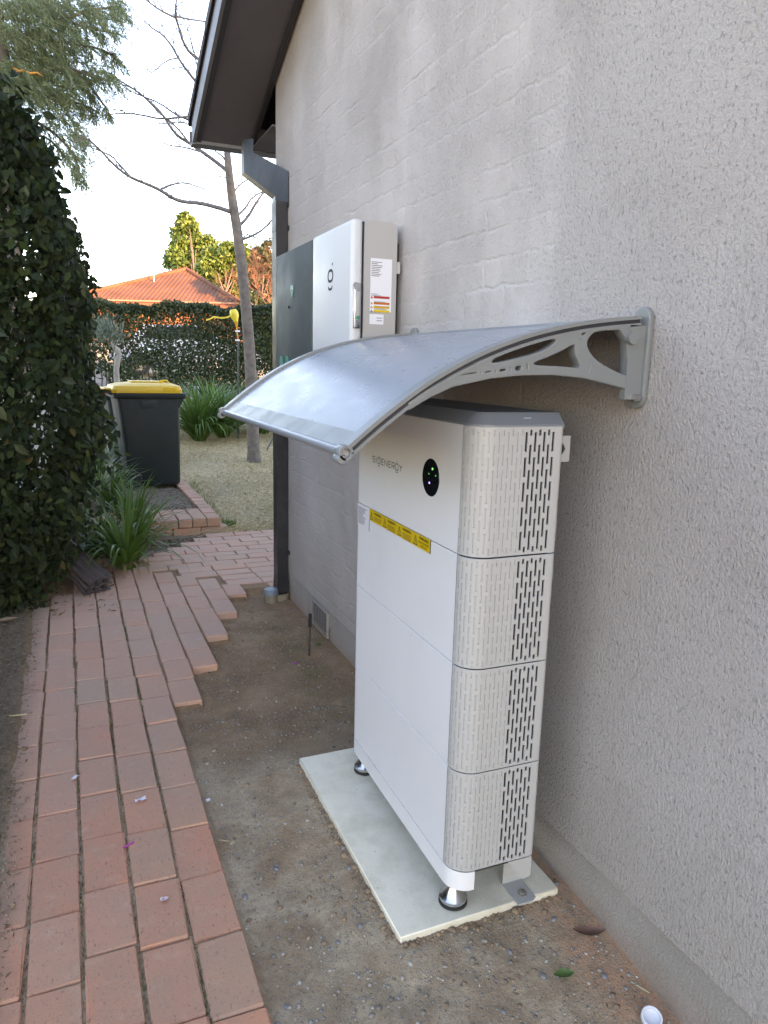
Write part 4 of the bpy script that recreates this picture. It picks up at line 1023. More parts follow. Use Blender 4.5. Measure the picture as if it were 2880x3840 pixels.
# ---------------------------------------------------------------- strap-leaved plants
def strap_plant(loc, nl, L, Wd, label, parts=True, mat=M_strap, seed=0, group='strap-leaved plants', name='agapanthus', dry=6, lean=(0, 0)):
    rr = random.Random(seed); root = empty(name, loc, 0, label, 'plant', group)
    allmb = MB()
    for k in range(nl+dry):
        a = rr.uniform(0, 2*math.pi); out = rr.uniform(.1, 1.25)**1.0; l_ = L*rr.uniform(.7, 1.1)*(1 if k < nl else .6)
        if k >= nl: out = 1.3
        dirv = Vector((math.cos(a)+lean[0], math.sin(a)+lean[1], 0)); side = Vector((-math.sin(a), math.cos(a), 0))
        pts = []; p = Vector((math.cos(a)*.07*rr.random(), math.sin(a)*.07*rr.random(), 0))*(Wd/.026); ang = math.pi/2-out*.62
        nseg = 7
        for j in range(nseg+1):
            pts.append(p.copy()); p = p + (dirv*math.cos(ang)+Vector((0, 0, math.sin(ang))))*l_/nseg; ang -= (.16+.32*out)*(.45+1.1*j/nseg)*.62
            if p.z < .005-loc[2]*0: p.z = max(p.z, .006)
        mb = MB() if parts else allmb; base = len(mb.v); wd = Wd*rr.uniform(.75, 1.15)
        for j, q in enumerate(pts):
            t_ = j/nseg; w_ = wd*min(1, .55+t_*1.2)*max(.04, (1-t_**3.2))/2
            mb.v += [tuple(q-side*w_+Vector((0, 0, w_*.35))), tuple(q), tuple(q+side*w_+Vector((0, 0, w_*.35)))]
        for j in range(nseg):
            b_ = base+j*3; mb.f += [(b_, b_+1, b_+4, b_+3), (b_+1, b_+2, b_+5, b_+4)]
        if parts:
            me = bpy.data.meshes.new('leaf'); me.from_pydata(mb.v, [], mb.f); me.shade_smooth(); link('leaf', me, mat if k < nl else M_straw, root)
    if not parts:
        me = bpy.data.meshes.new('leaves'); me.from_pydata(allmb.v, [], allmb.f); me.shade_smooth(); o = link('leaves', me, mat, root); o['kind'] = 'stuff'
    return root
q = PZ(478, 2135, .05)
strap_plant((q.x+.0, q.y+.05, .05), 120, .62, .028, 'large strap-leaved green clump at the path edge beside the dark planks', True, seed=1, dry=10)
strap_plant((-1.06, 5.45, .06), 60, .50, .022, 'strappy green clump under the hedge behind the dark planks', True, seed=2)
strap_plant((-.80, 5.85, .06), 64, .55, .024, 'strappy green clump between the path clump and the brick edging', True, seed=3)
strap_plant((-.90, 6.75, .16), 60, .5, .022, 'strappy green clump on the bed left of the bin wheel', True, seed=4)
strap_plant((-1.0, 7.4, .16), 70, .55, .02, 'grassy green clump beneath the hedge left of the yellow-lidded bin', False, seed=5)
strap_plant((-.95, 8.9, .2), 90, .6, .024, 'pale strappy clump between hedge and bins', False, seed=6)
for i, (px_, py_, yy, lab) in enumerate([(745, 1545, 11.0, 'bright strappy clump just right of the yellow bin lid'), (835, 1535, 11.3, 'bright strappy clump nearer the bare tree, right of its twin clumps'), (790, 1525, 11.9, 'bright strappy clump at the back of the group right of the bin'), (985, 1530, 11.6, 'strappy clump behind the bare tree trunk')]):
    q = PY(px_, py_, yy); strap_plant((q.x, q.y, gz(q.x, q.y)), 320, .95, .034, lab, False, seed=10+i, dry=0)
# ---------------------------------------------------------------- roof tiles leaning under the hedge
M_tile = pbr('dark_concrete_tile', (.085, .068, .068), .45, 0, .3, 7, .003, 60, dirt=(.16, .14, .13), dirt_amt=.45)
tiles = empty('grooved_planks', (-1.12, 4.52, .05), 0, 'dark weathered grooved planks leaning under the hedge by the path', 'planks')
ta = PZ(345, 2232, .055); tb_ = PZ(398, 2175, .10); td = PY(228, 2108, 4.86)
tv = (td-ta).normalized(); ts = tb_-ta; ts = (ts-tv*ts.dot(tv)).normalized(); tn = ts.cross(tv)
if tn.z < 0: tn = -tn; ts = -ts
tiles.location = ta+(tb_-ta)*.5; tiles.rotation_euler = Matrix((ts, tv, tn)).transposed().to_euler()
for k in range(3):
    mb = MB(); W_ = .165; prof = []
    for i in range(34):
        u = i/33; h = .55*(.016*math.exp(-((u-.08)/.05)**2)+.024*math.exp(-((u-.30)/.07)**2)+.024*math.exp(-((u-.62)/.08)**2)+.018*math.exp(-((u-.92)/.05)**2)); prof.append((u*W_-W_/2, h))
    poly = [(a, 0, b+.012) for a, b in prof]+[(a, 0, b) for a, b in reversed(prof)]
    mb.prism(poly, (0, .0, 0), (0, .50, 0)); o = mb.build('plank', M_tile, tiles, 50, (.020*k-.02, .02*k-.02, .024*k-.024), (0, 0, R(4*k-4)))

# ---------------------------------------------------------------- bare deciduous tree
TY = 9.3
bare = empty('bare_tree', PY(953, 1722, TY), 0, 'leafless young tree with a grey trunk on the dry lawn', 'tree')
def disp2(pts): return [(a*1.7360, b*1.7360) for a, b in pts]
def wpts(pts, Y, jit=.0, o=bare, seed=0, slope=0.0):
    rr = random.Random(seed); out = []
    for i, (a, b) in enumerate(disp2(pts)): out.append(PY(a, b, Y+slope*i+rr.uniform(-jit, jit))-Vector(o.location))
    return out
tr_ = wpts([(549, 1000), (545, 900), (540, 770), (533, 680), (524, 590), (513, 500), (503, 440), (497, 395), (492, 345), (489, 300), (484, 250), (478, 180)], TY)
trm = [tuple(v) for v in tr_]; trm = chaikin(trm, 1, False)
nrad = np.interp(np.linspace(0, 1, len(trm)), [0, .05, .3, .55, .8, 1], [.10, .078, .066, .056, .034, .018])
MB().tube(trm, list(nrad), 12).build('trunk', M_bark, bare, 60)
BR = [([(500, 458), (470, 448), (430, 438), (395, 436), (372, 428), (345, 410), (318, 398), (285, 385), (262, 370), (240, 350), (215, 322), (190, 300)], .024, -.1),
      ([(345, 410), (372, 398), (400, 394), (432, 405), (462, 416)], .011, .05), ([(285, 385), (262, 360), (240, 335), (205, 322), (182, 312)], .010, -.08),
      ([(494, 372), (470, 352), (440, 330), (408, 308), (385, 295), (368, 275), (352, 248), (330, 225), (300, 200), (270, 180), (240, 166)], .022, .1),
      ([(408, 308), (380, 272), (345, 245), (310, 208), (288, 192), (255, 178)], .010, .12), ([(440, 330), (400, 318), (362, 314), (340, 300)], .009, 0),
      ([(440, 250), (400, 252), (350, 258), (300, 247), (262, 244), (222, 250)], .012, .06), ([(455, 275), (415, 262), (380, 248), (345, 222), (300, 205), (272, 192)], .012, .1),
      ([(450, 290), (420, 275), (392, 262), (352, 268), (322, 262)], .009, -.05),
      ([(470, 200), (430, 185), (402, 150), (385, 125), (372, 100), (352, 75), (330, 62), (312, 46)], .016, .05), ([(385, 125), (360, 130), (330, 157), (322, 155)], .006, .05),
      ([(470, 160), (440, 135), (410, 115), (395, 90), (385, 55), (378, 35), (380, 10), (384, -30)], .017, -.06), ([(378, 38), (345, 22), (318, 2), (300, -20)], .010, -.06), ([(380, 35), (410, 42), (442, 46), (470, 50)], .009, .1),
      ([(470, 210), (445, 185), (430, 160), (410, 75), (400, 45)], .009, .03),
      ([(513, 492), (535, 470), (552, 440), (566, 420), (575, 405), (590, 400)], .018, .06), ([(508, 470), (530, 450), (545, 425), (572, 412), (600, 418)], .013, .1),
      ([(516, 520), (545, 510), (570, 495), (592, 470), (610, 455)], .015, -.05), ([(520, 530), (530, 505), (550, 512), (575, 522), (600, 520)], .008, .1), ([(500, 425), (515, 400), (540, 385), (565, 360)], .010, .1),
      ([(490, 350), (478, 335), (462, 325), (455, 300)], .010, .05), ([(494, 385), (470, 380), (452, 395)], .006, .1)]
rr = random.Random(5)
for k, (pp, r0, sl) in enumerate(BR):
    w_ = wpts(pp, TY, .03, bare, k, sl); c_ = chaikin([tuple(v) for v in w_], 1, False); mb = MB(); m = len(c_)
    mb.tube(c_, [r0*1.05*(1-.75*i/(m-1))+.002 for i in range(m)], 7)
    for i in range(2, m, 1):                          # side twigs
        for _ in range(2 if rr.random() < .6 else 1):
            if rr.random() < .18: continue
            p0 = Vector(c_[i]); t_ = (Vector(c_[i])-Vector(c_[i-1])).normalized(); sd = Vector((rr.gauss(0, 1), rr.gauss(0, 1), rr.gauss(.5, 1))).normalized()
            l_ = rr.uniform(.06, .24); d_ = (t_*.7+sd*.8).normalized(); mid = p0+d_*l_*.5+Vector((0, 0, rr.uniform(-.01, .03))); mb.tube([p0, mid, p0+d_*l_+Vector((0, 0, rr.uniform(0, .05)))], [.0052, .004, .0025], 4)
            if l_ > .14: e_ = (d_+Vector((rr.gauss(0, .5), rr.gauss(0, .5), rr.gauss(.2, .5)))).normalized(); mb.tube([mid, mid+e_*l_*.5], [.0045, .003], 4)
    mb.build('branch', M_twig, bare, 60)

def dirs_tree(name, loc, H, spread, label, leafm, barkm, nleaf, lsz, seed, clumps, trunk_r=.12, cat='tree', group=None, wd=.55):
    """trunk, limbs reaching clump centres, leaves scattered in uneven clumps"""
    rr = random.Random(seed); g_ = np.random.default_rng(seed); root = empty(name, loc, 0, label, cat, group)
    H = max(c[2] for c in clumps)*.86; mb = MB(); mb.tube([(0, 0, -.1), (.05, .03, H*.3), (.02, -.05, H*.62), (clumps[0][0]*.7, 0, H*.86)], [trunk_r, trunk_r*.8, trunk_r*.5, trunk_r*.15], 8); mb.build('trunk', barkm, root, 60)
    P_ = []; lim = MB()
    for (cx_, cy__, cz__, cr_) in clumps:
        lim.tube([(0, 0, max(.2, cz__-cr_*1.4)*.72), (cx_*.5, cy__*.5, cz__*.86), (cx_, cy__, cz__)], [trunk_r*.4, trunk_r*.25, trunk_r*.08], 5)
        m = int(nleaf*cr_**2/sum(c[3]**2 for c in clumps)); sub = g_.normal(size=(max(3, m//60), 3)); sub = sub/np.linalg.norm(sub, axis=1, keepdims=True)*(g_.random((len(sub), 1))**.45)*cr_
        idx = g_.integers(0, len(sub), m); P_.append(sub[idx]+g_.normal(0, cr_*.15, (m, 3))+np.array([cx_, cy__, cz__]))
    lim.build('limbs', barkm, root)
    P_ = np.concatenate(P_); m = len(P_); D_ = g_.normal(size=(m, 3)); D_[:, 2] -= .4; N_ = g_.normal(size=(m, 3)); N_[:, 2] += .6; L_ = g_.uniform(.7, 1.3, m)*lsz
    diamonds_obj('crown', P_, D_, N_, L_, L_*wd, leafm, root)
    return root
def at_depth(px_, D, z=None):
    p = PD(px_, 1346, D); return Vector((p.x, p.y, gz(p.x, p.y) if z is None else z))
def clumps_px(root_loc, D, items):
    """(px, py, radius px, depth offset) -> local clump centres"""
    out = []
    for px_, py_, rp, dd in items:
        p = PD(px_, py_, D+dd); out.append((p.x-root_loc.x, p.y-root_loc.y, p.z-root_loc.z, rp*D/FPX))
    return out
# sunlit trees behind the neighbour's roof
D = 56; L0 = at_depth(735, D); dirs_tree('yellow_tree', L0, 14, 3, 'tall yellow-green sunlit tree rising behind the tiled roof', M_yel, M_bark, 15000, .36, 3,
    clumps_px(L0, D, [(700, 850, 40, 0), (690, 900, 55, 1), (740, 905, 45, 0), (670, 950, 45, -1), (730, 960, 70, 1), (775, 930, 40, 0), (655, 985, 35, 0), (790, 985, 50, 1), (705, 825, 26, 0), (760, 1010, 55, 0)]), .15)
D = 50; L0 = at_depth(850, D); dirs_tree('leafy_tree', L0, 10, 3, 'broad bright green tree right of the roof peak, behind the bare trunk', M_yel, M_bark, 15000, .32, 4,
    clumps_px(L0, D, [(790, 985, 50, 0), (850, 975, 55, 0), (900, 965, 45, 0), (840, 1025, 55, 1), (800, 1040, 35, 0), (910, 1020, 45, 0), (940, 975, 45, 1), (880, 1075, 35, 0)]), .13)
D = 40; L0 = at_depth(985, D); dirs_tree('olive_tree', L0, 9, 3, 'dull olive tree with orange-lit top next to the downpipe', M_olive, M_bark, 13000, .24, 5,
    clumps_px(L0, D, [(1000, 960, 50, 0), (960, 1010, 40, 0), (1020, 1030, 50, 1), (970, 1075, 55, 0), (1030, 1110, 55, 0), (960, 1140, 45, -1), (1010, 1180, 60, 0), (1050, 1000, 60, 0)]), .12)
D = 30; L0 = at_depth(965, D); dirs_tree('green_shrub', L0, 4, 2, 'bright green shrub between the bare trunk and the dark switchboard', M_grn, M_bark, 7000, .13, 6,
    clumps_px(L0, D, [(960, 1230, 40, 0), (1000, 1260, 45, 0), (975, 1310, 50, 0), (1010, 1350, 50, 0), (960, 1380, 40, 0)]), .08, 'shrub')
# unseen evergreens added behind the house to keep low sun off the back lawn
for k, (gx_, gy_) in enumerate([(6.5, -13.5), (11.5, -14.5), (16.5, -13.0)]):
    cl = [(random.uniform(-2.2, 2.2), random.uniform(-1.5, 1.5), 4.5+j*.75, random.uniform(1.5, 2.3)) for j in range(12)]
    dirs_tree('sun_block_tree', Vector((gx_, gy_, 0)), 14, 3, ['unseen tall evergreen added as a sun block, nearest the passage', 'unseen tall evergreen added as a sun block, middle of the three', 'unseen tall evergreen added as a sun block, farthest from the passage'][k], M_olive, M_bark, 5200, .62, 40+k, cl, .35, 'tree', 'added sun-blocking evergreens behind the house')
# reddish leafless tree
rtree = empty('red_twig_tree', at_depth(1015, 34), 0, 'leafless tree with fine reddish twigs behind the downpipe', 'tree')
rl = Vector(rtree.location); mb = MB(); rr = random.Random(11)
mb.tube([(0, 0, -.1), (.1, 0, 1.4), (.0, .1, 2.4), (-.2, 0, 3.2)], [.10, .07, .045, .02], 7); mb.build('trunk', M_redtwig, rtree)
tw = MB()
def grow(p, d, l, r, lev):
    q = p+d*l; tw.tube([p, p+d*l*.5+Vector((rr.gauss(0, .03), rr.gauss(0, .03), .02)), q], [r, r*.8, r*.6], 4, False)
    if lev == 0: return
    for _ in range(3):
        grow(p+d*l*rr.uniform(.45, 1), (d*.9+Vector((rr.gauss(0, .55), rr.gauss(0, .55), rr.gauss(.18, .45)))).normalized(), l*rr.uniform(.6, .8), r*.62, lev-1)
for k in range(8):
    a = rr.uniform(0, 6.28); grow(Vector((0, 0, 1.6+.2*k)), Vector((math.cos(a), math.sin(a), .9)).normalized(), 1.35, .03, 5)
tw.build('twigs', M_redtwig, rtree)['kind'] = 'stuff'

# ---------------------------------------------------------------- conifer upper left
pine = empty('feathery_conifer', PY(40, 1300, 9.2).xyz, 0, 'feathery green conifer hanging over the hedge at upper left', 'tree')
pine.location.z = gz(pine.location.x, pine.location.y); pl0 = Vector(pine.location); TYp = pl0.y
def pw(pts, Y): return [PY(a*1.736, b*1.736, Y)-pl0 for a, b in pts]
trunk = [Vector((0, 0, -.1))]+pw([(20, 500), (26, 330), (16, 220), (-6, 80), (-24, -60), (-30, -200)], TYp)
MB().tube([tuple(v) for v in trunk], [.15, .12, .11, .10, .09, .07, .05], 10).build('trunk', M_pbark, pine, 60)
rr = random.Random(21); NP, ND = [], []
M_lit = pbr('painted_sunlit_bark', (.55, .24, .05), .8, 0, .2, 8)  # sunlight on one branch put into an orange bark colour
pbranches = [([(20, 150), (70, 110), (110, 130), (150, 148), (200, 165), (255, 178)], .03, -.2), ([(30, 90), (90, 60), (140, 40), (200, 20), (262, 15)], .028, .2), ([(10, 40), (70, 0), (140, -30), (210, -50)], .03, .1),
    ([(90, 62), (120, 110), (150, 150), (185, 172), (215, 215), (235, 240)], .024, -.1), ([(30, 190), (80, 200), (130, 215), (180, 225), (215, 245)], .022, .1), ([(36, 250), (80, 262), (120, 290), (160, 330), (172, 375)], .018, 0),
    ([(36, 300), (70, 290), (110, 300), (150, 350), (185, 392)], .016, .15), ([(20, 110), (60, 160), (100, 190), (150, 210)], .02, .3), ([(0, 60), (60, 80), (130, 90), (200, 100), (250, 120)], .022, -.3), ([(-10, 0), (40, -30), (100, 20), (180, 60), (240, 70)], .022, -.1)]
for k, (pp, r0, sl) in enumerate(pbranches):
    w_ = [PY(a*1.736, b*1.736, TYp+sl*i*.4)-pl0 for i, (a, b) in enumerate(pp)]; c_ = [Vector(v) for v in chaikin([tuple(v) for v in w_], 1, False)]; m = len(c_)
    mb = MB(); mb.tube(c_, [r0*(1-.8*i/(m-1))+.003 for i in range(m)], 6)
    tot = sum((b-a).length for a, b in zip(c_, c_[1:])); ns = int(tot/.036)
    for s in range(ns):
        f = (s+rr.random())/ns
        if f < .16: continue
        i = min(m-2, int(f*(m-1))); p = c_[i].lerp(c_[i+1], f*(m-1)-i); t_ = (c_[i+1]-c_[i]).normalized()
        for _ in range(2):
            sd = Vector((rr.gauss(0, .8), rr.gauss(0, .8), rr.gauss(-.25, .55))).normalized(); d_ = (t_*.75+sd).normalized(); l_ = rr.uniform(.12, .36)*(1.15-.5*f)
            seg = 7; q = p.copy(); dd = d_.copy(); tpts = [q.copy()]
            for j in range(seg):
                q = q+dd*l_/seg; dd = (dd+Vector((0, 0, -.12))).normalized(); tpts.append(q.copy())
                for _n in range(3):
                    NP.append(tuple(q+Vector((rr.gauss(0, .006), rr.gauss(0, .006), rr.gauss(0, .006))))); ND.append(tuple((dd*.9+Vector((rr.gauss(0, .5), rr.gauss(0, .5), rr.gauss(-.25, .4)))).normalized()))
            if _ == 0: mb.tube(tpts[::3], [.004, .003, .002][:len(tpts[::3])] if len(tpts[::3]) == 3 else .003, 3, False)
    mb.build('branch', M_pbark, pine, 60)
poly_ = [(-10, -20), (268, -10), (263, 57), (229, 73), (176, 95), (215, 110), (244, 115), (260, 149), (221, 176), (199, 202), (153, 222), (183, 300), (183, 363), (160, 340), (125, 270), (60, 215), (0, 190)]
def inside(x, y):
    c = False
    for (x0, y0), (x1, y1) in zip(poly_, poly_[1:]+poly_[:1]):
        if (y0 > y) != (y1 > y) and x < (x1-x0)*(y-y0)/(y1-y0)+x0: c = not c
    return c
cnt = 0
while cnt < 1050:
    a, b = rr.uniform(-10, 262), rr.uniform(-20, 365)
    if not inside(a, b) or rr.random() > 1.05-a/420 or noise.noise((a/30, b/24, 2)) < -.06: continue
    cnt += 1; q = PY(a*1.736, b*1.736, TYp+rr.uniform(-.8, .8))-pl0-Vector((.10, 0, 0)); dd = Vector((rr.gauss(.8, .4), rr.gauss(0, .5), rr.gauss(.05, .4))).normalized(); l_ = rr.uniform(.15, .32)
    for j in range(8):
        q = q+dd*l_/8; dd = (dd+Vector((0, 0, -.13))).normalized()
        for _n in range(3):
            NP.append(tuple(q+Vector((rr.gauss(0, .006), rr.gauss(0, .006), rr.gauss(0, .006))))); ND.append(tuple((dd*.9+Vector((rr.gauss(0, .45), rr.gauss(0, .45), rr.gauss(-.3, .4)))).normalized()))
NP, ND = np.array(NP), np.array(ND); m = len(NP)
diamonds_obj('needles', NP, ND, rng.normal(size=(m, 3)), rng.uniform(.05, .11, m), np.full(m, .0085), M_pine, pine)
fl = pw([(28, 146), (40, 154), (52, 152), (66, 159), (80, 157), (93, 165)], TYp-.62); MB().tube([tuple(v) for v in fl], [.008, .014, .011, .015, .010, .006], 8).build('bare_branch', M_lit, pine, 60)

# ---------------------------------------------------------------- back hedge
bh = empty('garden_hedge', PD(620, 1420, 16.5), 0, 'long clipped dark hedge across the back of the lawn', 'hedge')
bh.location.z = gz(bh.location.x, bh.location.y)
ax = Vector((AR.x, AR.y, 0)).normalized(); ay = Vector((-ax.y, ax.x, 0)); bh.rotation_euler = (0, 0, math.atan2(ax.y, ax.x))
topz = PD(620, 1148, 16.5).z-bh.location.z
m = 64000; X = rng.uniform(-3.6, 3.8, m); fce = rng.random(m)
Y = np.where(fce < .55, -.32-rng.random(m)*.05+np.abs(rng.normal(0, .10, m)), rng.uniform(-.35, .35, m)); Zt = topz+.05*np.sin(X*3.1)+.03*np.sin(X*7.7)
Z = np.where(fce < .75, rng.random(m)**.85*Zt, Zt-np.abs(rng.normal(0, .07, m)))
gapn = np.array([noise.noise((x*1.5, z*2.2, 3.3)) for x, z in zip(X, Z)])
# thinner in the upper middle where the lit wall shows through
thin = np.exp(-((X-.0)/1.25)**2-((Z/topz-.68)/.22)**2)*.50+.02+np.exp(-((X+1.25)/.5)**2-((Z/topz-.42)/.14)**2)*.5
keep = (rng.random(m) > thin) & (gapn+.25*rng.random(m) > -.40+.25*thin)
P_ = np.stack([X, Y, Z], 1)[keep]; mm = len(P_); L_ = rng.uniform(.045, .10, mm)
diamonds_obj('foliage', P_, rng.normal(size=(mm, 3))+np.array([0, -.4, -.3]), rng.normal(size=(mm, 3))*.7+np.array([0, -1, .3]), L_, L_*.6, M_bhedge, bh)
hs = MB()
for k in range(40):
    x = -3.5+k*.185+random.uniform(-.05, .05); pts = [Vector((x, random.uniform(-.15, .15), -.05))]
    for j in range(5): pts.append(pts[-1]+Vector((random.gauss(0, .07), random.gauss(0, .05), topz/5.3)))
    hs.tube(pts, [.022-.003*j for j in range(6)], 5)
hs.build('stems', M_twig, bh)['kind'] = 'stuff'

# ---------------------------------------------------------------- neighbour's house
M_nroof = pbr('orange_roof_tile', (.17, .066, .036), .85, 0, .25, .8)
M_nfas = pbr('salmon_fascia', (.26, .085, .05), .6, 0, .05, 1)
M_ngut = pbr('pale_gutter', (.36, .18, .12), .5, 0, .05, 1)
M_nwall = pbr('orange_brick_wall', (.30, .12, .055), .9, 0, .2, 2)
nh = empty('tiled_house', PD(620, 1346, 42), 0, 'brick house with an orange tiled hip roof beyond the hedge', 'house')
nl = Vector(nh.location); nh.rotation_euler = (0, 0, math.atan2(ax.y, ax.x)); Minv = Matrix.Rotation(-math.atan2(ax.y, ax.x), 4, 'Z')
def nl_(px_, py_, D): return Minv @ (PD(px_, py_, D)-nl)
eL = nl_(262, 1124, 42); eR = nl_(902, 1137, 42); apx = nl_(700, 1012, 46.5); ez = (eL.z+eR.z)/2
eL.z = eR.z = ez; eL.y = eR.y = 0; y_b = 11.0; bL = Vector((eL.x, y_b, ez)); bR = Vector((eR.x, y_b, ez)); ap2 = Vector((apx.x-.5, y_b-4.5, apx.z))
def roof_face(a, b, tops, name, par):
    """corrugated tile face between the eave a-b and the top edge (1 or 2 points)"""
    mb = MB(); L = (b-a).length; n = int(L/.26); t_ = (b-a)/L
    nrm_ = (b-a).cross(tops[0]-a).normalized()
    if nrm_.z < 0: nrm_ = -nrm_
    up = nrm_.cross(t_)
    if up.z < 0: up = -up
    loc_ = lambda p: ((p-a).dot(t_), (p-a).dot(up))
    T_ = [loc_(p) for p in tops]; poly = [(0, 0)]+T_+[(L, 0)]
    def height(u):
        for (u0, v0), (u1, v1) in zip(poly, poly[1:]):
            if u0 <= u <= u1 and u1 > u0: return v0+(v1-v0)*(u-u0)/(u1-u0)
        return 0
    N_ = n*4; prev = None
    for i in range(N_+1):
        u = L*i/N_; h = height(u); lift = .045*max(0, math.sin(2*math.pi*i/4+.4))
        rows = max(1, int(h/.34)); 
        cur_ = (a+t_*u+nrm_*lift, a+t_*u+up*h+nrm_*lift)
        if prev: mb.face([prev[0], cur_[0], cur_[1], prev[1]])
        prev = cur_
    o = mb.build(name, M_nroof, par)
    return o
rf = roof_face(eL, eR, [apx], 'roof', nh)
roof_face(eR, bR, [apx, ap2], 'roof_slope', nh); roof_face(bL, eL, [ap2, apx], 'roof_slope', nh); roof_face(bR, bL, [ap2], 'roof_slope', nh)
def ridge(a, b, name='ridge_cap'):
    n = int((b-a).length/.38); d_ = (b-a)/n
    for i in range(n):
        p = a+d_*i; MB().tube([p+Vector((0, 0, .02)), p+d_*1.06+Vector((0, 0, .05))], [.15, .12], 7).build(name, M_nroof, nh, 60)
ridge(eR, apx); ridge(eL, apx); ridge(apx, ap2)
pvt = nl_(577, 1045, 44.2); MB().tube([pvt+Vector((0, 0, -.3)), pvt+Vector((0, 0, .5))], .045, 8).build('vent_pipe', M_zinc, nh, 60)
MB().box(eL.x-.02, eR.x+.05, -.12, -.02, ez-.09, ez+.0).build('gutter', M_ngut, nh)
MB().box(eL.x, eR.x, -.018, .02, ez-.34, ez-.092).build('fascia', M_nfas, nh)
MB().box(eR.x-.02, eR.x+.02, .022, y_b, ez-.30, ez-.01).build('fascia', M_nfas, nh)
zg = gz(nl.x, nl.y)-nl.z-.5
MB().box(eL.x+.6, eR.x-.6, .6, y_b-.6, zg, ez-.1).build('wall', M_nwall, nh)
MB().box(eL.x+.02, eR.x-.025, .022, .6, ez-.345, ez-.335).build('eave_lining', M_nfas, nh)
M_glass = pbr('dark_glass', (.02, .025, .03), .06)
# second roof glimpsed to the right
nh2 = empty('far_house', PD(985, 1346, 52), 0, 'further orange roofed house glimpsed right of the bare trunk', 'house')
nh2.rotation_euler = nh.rotation_euler; z2 = PD(985, 1200, 52).z-nl.z*0-nh2.location.z; zt2 = PD(985, 1085, 52).z-nh2.location.z
MB().prism([(-2.6, -.4, z2), (-2.6, 6.4, z2), (-2.6, 3, zt2)], (0, 0, 0), (9, 0, 0)).build('roof', M_nroof, nh2)
MB().box(-2.2, 6.0, 0, 6, z2-3.2, z2-.02).build('wall', M_nwall, nh2)
MB().box(-2.62, 6.42, -.5, -.42, z2-.16, z2-.01).build('gutter', M_ngut, nh2)

# parked car behind the hedge
M_car = pbr('car_silver_paint', (.42, .44, .48), .25, .5, .03, 2)
M_tail = led_mat('tail_light', (.75, .02, .02), .25)
cl_ = at_depth(695, 21.5); car = empty('parked_car', cl_, math.atan2(ax.y, ax.x)+R(20), 'silver car with red tail lights parked behind the hedge', 'car')
sp = [(-2.1, .45), (-2.12, .75), (-2.0, .95), (-1.55, 1.0), (-1.15, 1.42), (.35, 1.46), (1.05, 1.02), (1.95, .88), (2.12, .62), (2.1, .35), (1.7, .25), (-1.8, .25)]
mb = MB(); secs = [(-.86, .90), (-.80, 1.0), (.80, 1.0), (.86, .90)]
n = len(sp)
for yy, k in secs: mb.v += [(x*(.985+.015*k) if True else x, yy*(1 if z < 1.0 else .84), .25+(z-.25)*(1 if k == 1 else .97)) for x, z in sp]
for j in range(3):
    for i in range(n): mb.f.append((j*n+i, j*n+(i+1) % n, (j+1)*n+(i+1) % n, (j+1)*n+i))
mb.f.append(tuple(reversed(range(n)))); mb.f.append(tuple(range(3*n, 4*n))); mb.build('body', M_car, car, 30)
MB().box(-1.53, -1.18, -.62, .62, 1.06, 1.09).build('rear_window', M_glass, car, None, None, None)
for s_ in (-1, 1):
    MB().prism([(-1.25, 0, 1.04), (-1.02, 0, 1.36), (.3, 0, 1.40), (.85, 0, 1.05)], (0, s_*.745, 0), (0, s_*.765, 0)).build('side_window', M_glass, car)
    rbox('tail_light', M_tail, car, -2.15, -2.02, s_*.66-.14, s_*.66+.14, .72, .88, .02, 2)
    for xx in (-1.35, 1.35):
        wv = MB().lathe([(.30, -.1), (.33, -.08), (.33, .08), (.30, .1)], (xx, s_*.79, .33), 24, 'y').build('wheel', M_rubber, car, 40)
        MB().lathe([(.2, -.11), (.2, .11)], (xx, s_*.79, .33), 16, 'y').build('rim', M_steel, wv, 40)

# ---------------------------------------------------------------- garden bits by the back hedge
gp = PY(890, 1440, 11.2); orn = empty('garden_ornament', (gp.x, gp.y, gz(gp.x, gp.y)), 0, 'yellow pod-shaped garden ornament with ribbon tail on a thin pole', 'ornament')
ol = Vector(orn.location); M_pod = pbr('yellow_pod', (.72, .55, .06), .5, 0, .15, 9); M_pole = pbr('dark_green_pole', (.015, .04, .035), .5); M_amb2 = pbr('amber_tip', (.62, .28, .02), .5)
a0 = PY(874, 1160, 11.2)-ol; a1 = PY(886, 1212, 11.2)-ol
mb = MB(); pp = [a0.lerp(a1, k/6) for k in range(7)]; mb.tube(pp, [.040, .060, .064, .060, .050, .034, .016], 12); mb.build('pod', M_pod, orn, 50)
MB().tube([a1+Vector((0, 0, .02)), a1+Vector((.004, 0, -.06))], [.03, .012], 10).build('pod_tip', M_amb2, orn, 50)
rb = [PY(x, y, 11.15)-ol for x, y in [(868, 1181), (858, 1188), (840, 1192), (820, 1191), (802, 1188), (788, 1196), (773, 1200)]]
mb = MB()
for i in range(len(rb)-1): mb.face([rb[i]+Vector((0, -.01, .012)), rb[i+1]+Vector((0, .01, .012)), rb[i+1]+Vector((0, .01, -.012)), rb[i]+Vector((0, -.01, -.012))])
mb.build('ribbon', M_pod, orn)
MB().tube([(0, 0, -.1), tuple(PY(893, 1275, 11.2)-ol)], .014, 8).build('pole', M_pole, orn, 50)
MB().tube([tuple(PY(893, 1275, 11.2)-ol), tuple(a1+Vector((.004, 0, -.06)))], .010, 8).build('pole_top', M_amb2, orn, 50)
for py_ in (1242, 1276): q = PY(891, py_, 11.2)-ol; MB().box(q.x-.03, q.x+.03, q.y-.02, q.y+.02, q.z-.012, q.z+.012).build('clip', M_paper, orn)
q0 = PY(884, 1270, 11.15)-ol; q1 = PY(906, 1254, 11.15)-ol; MB().tube([q0, q1], .006, 5).build('cross_stick', M_red, orn)
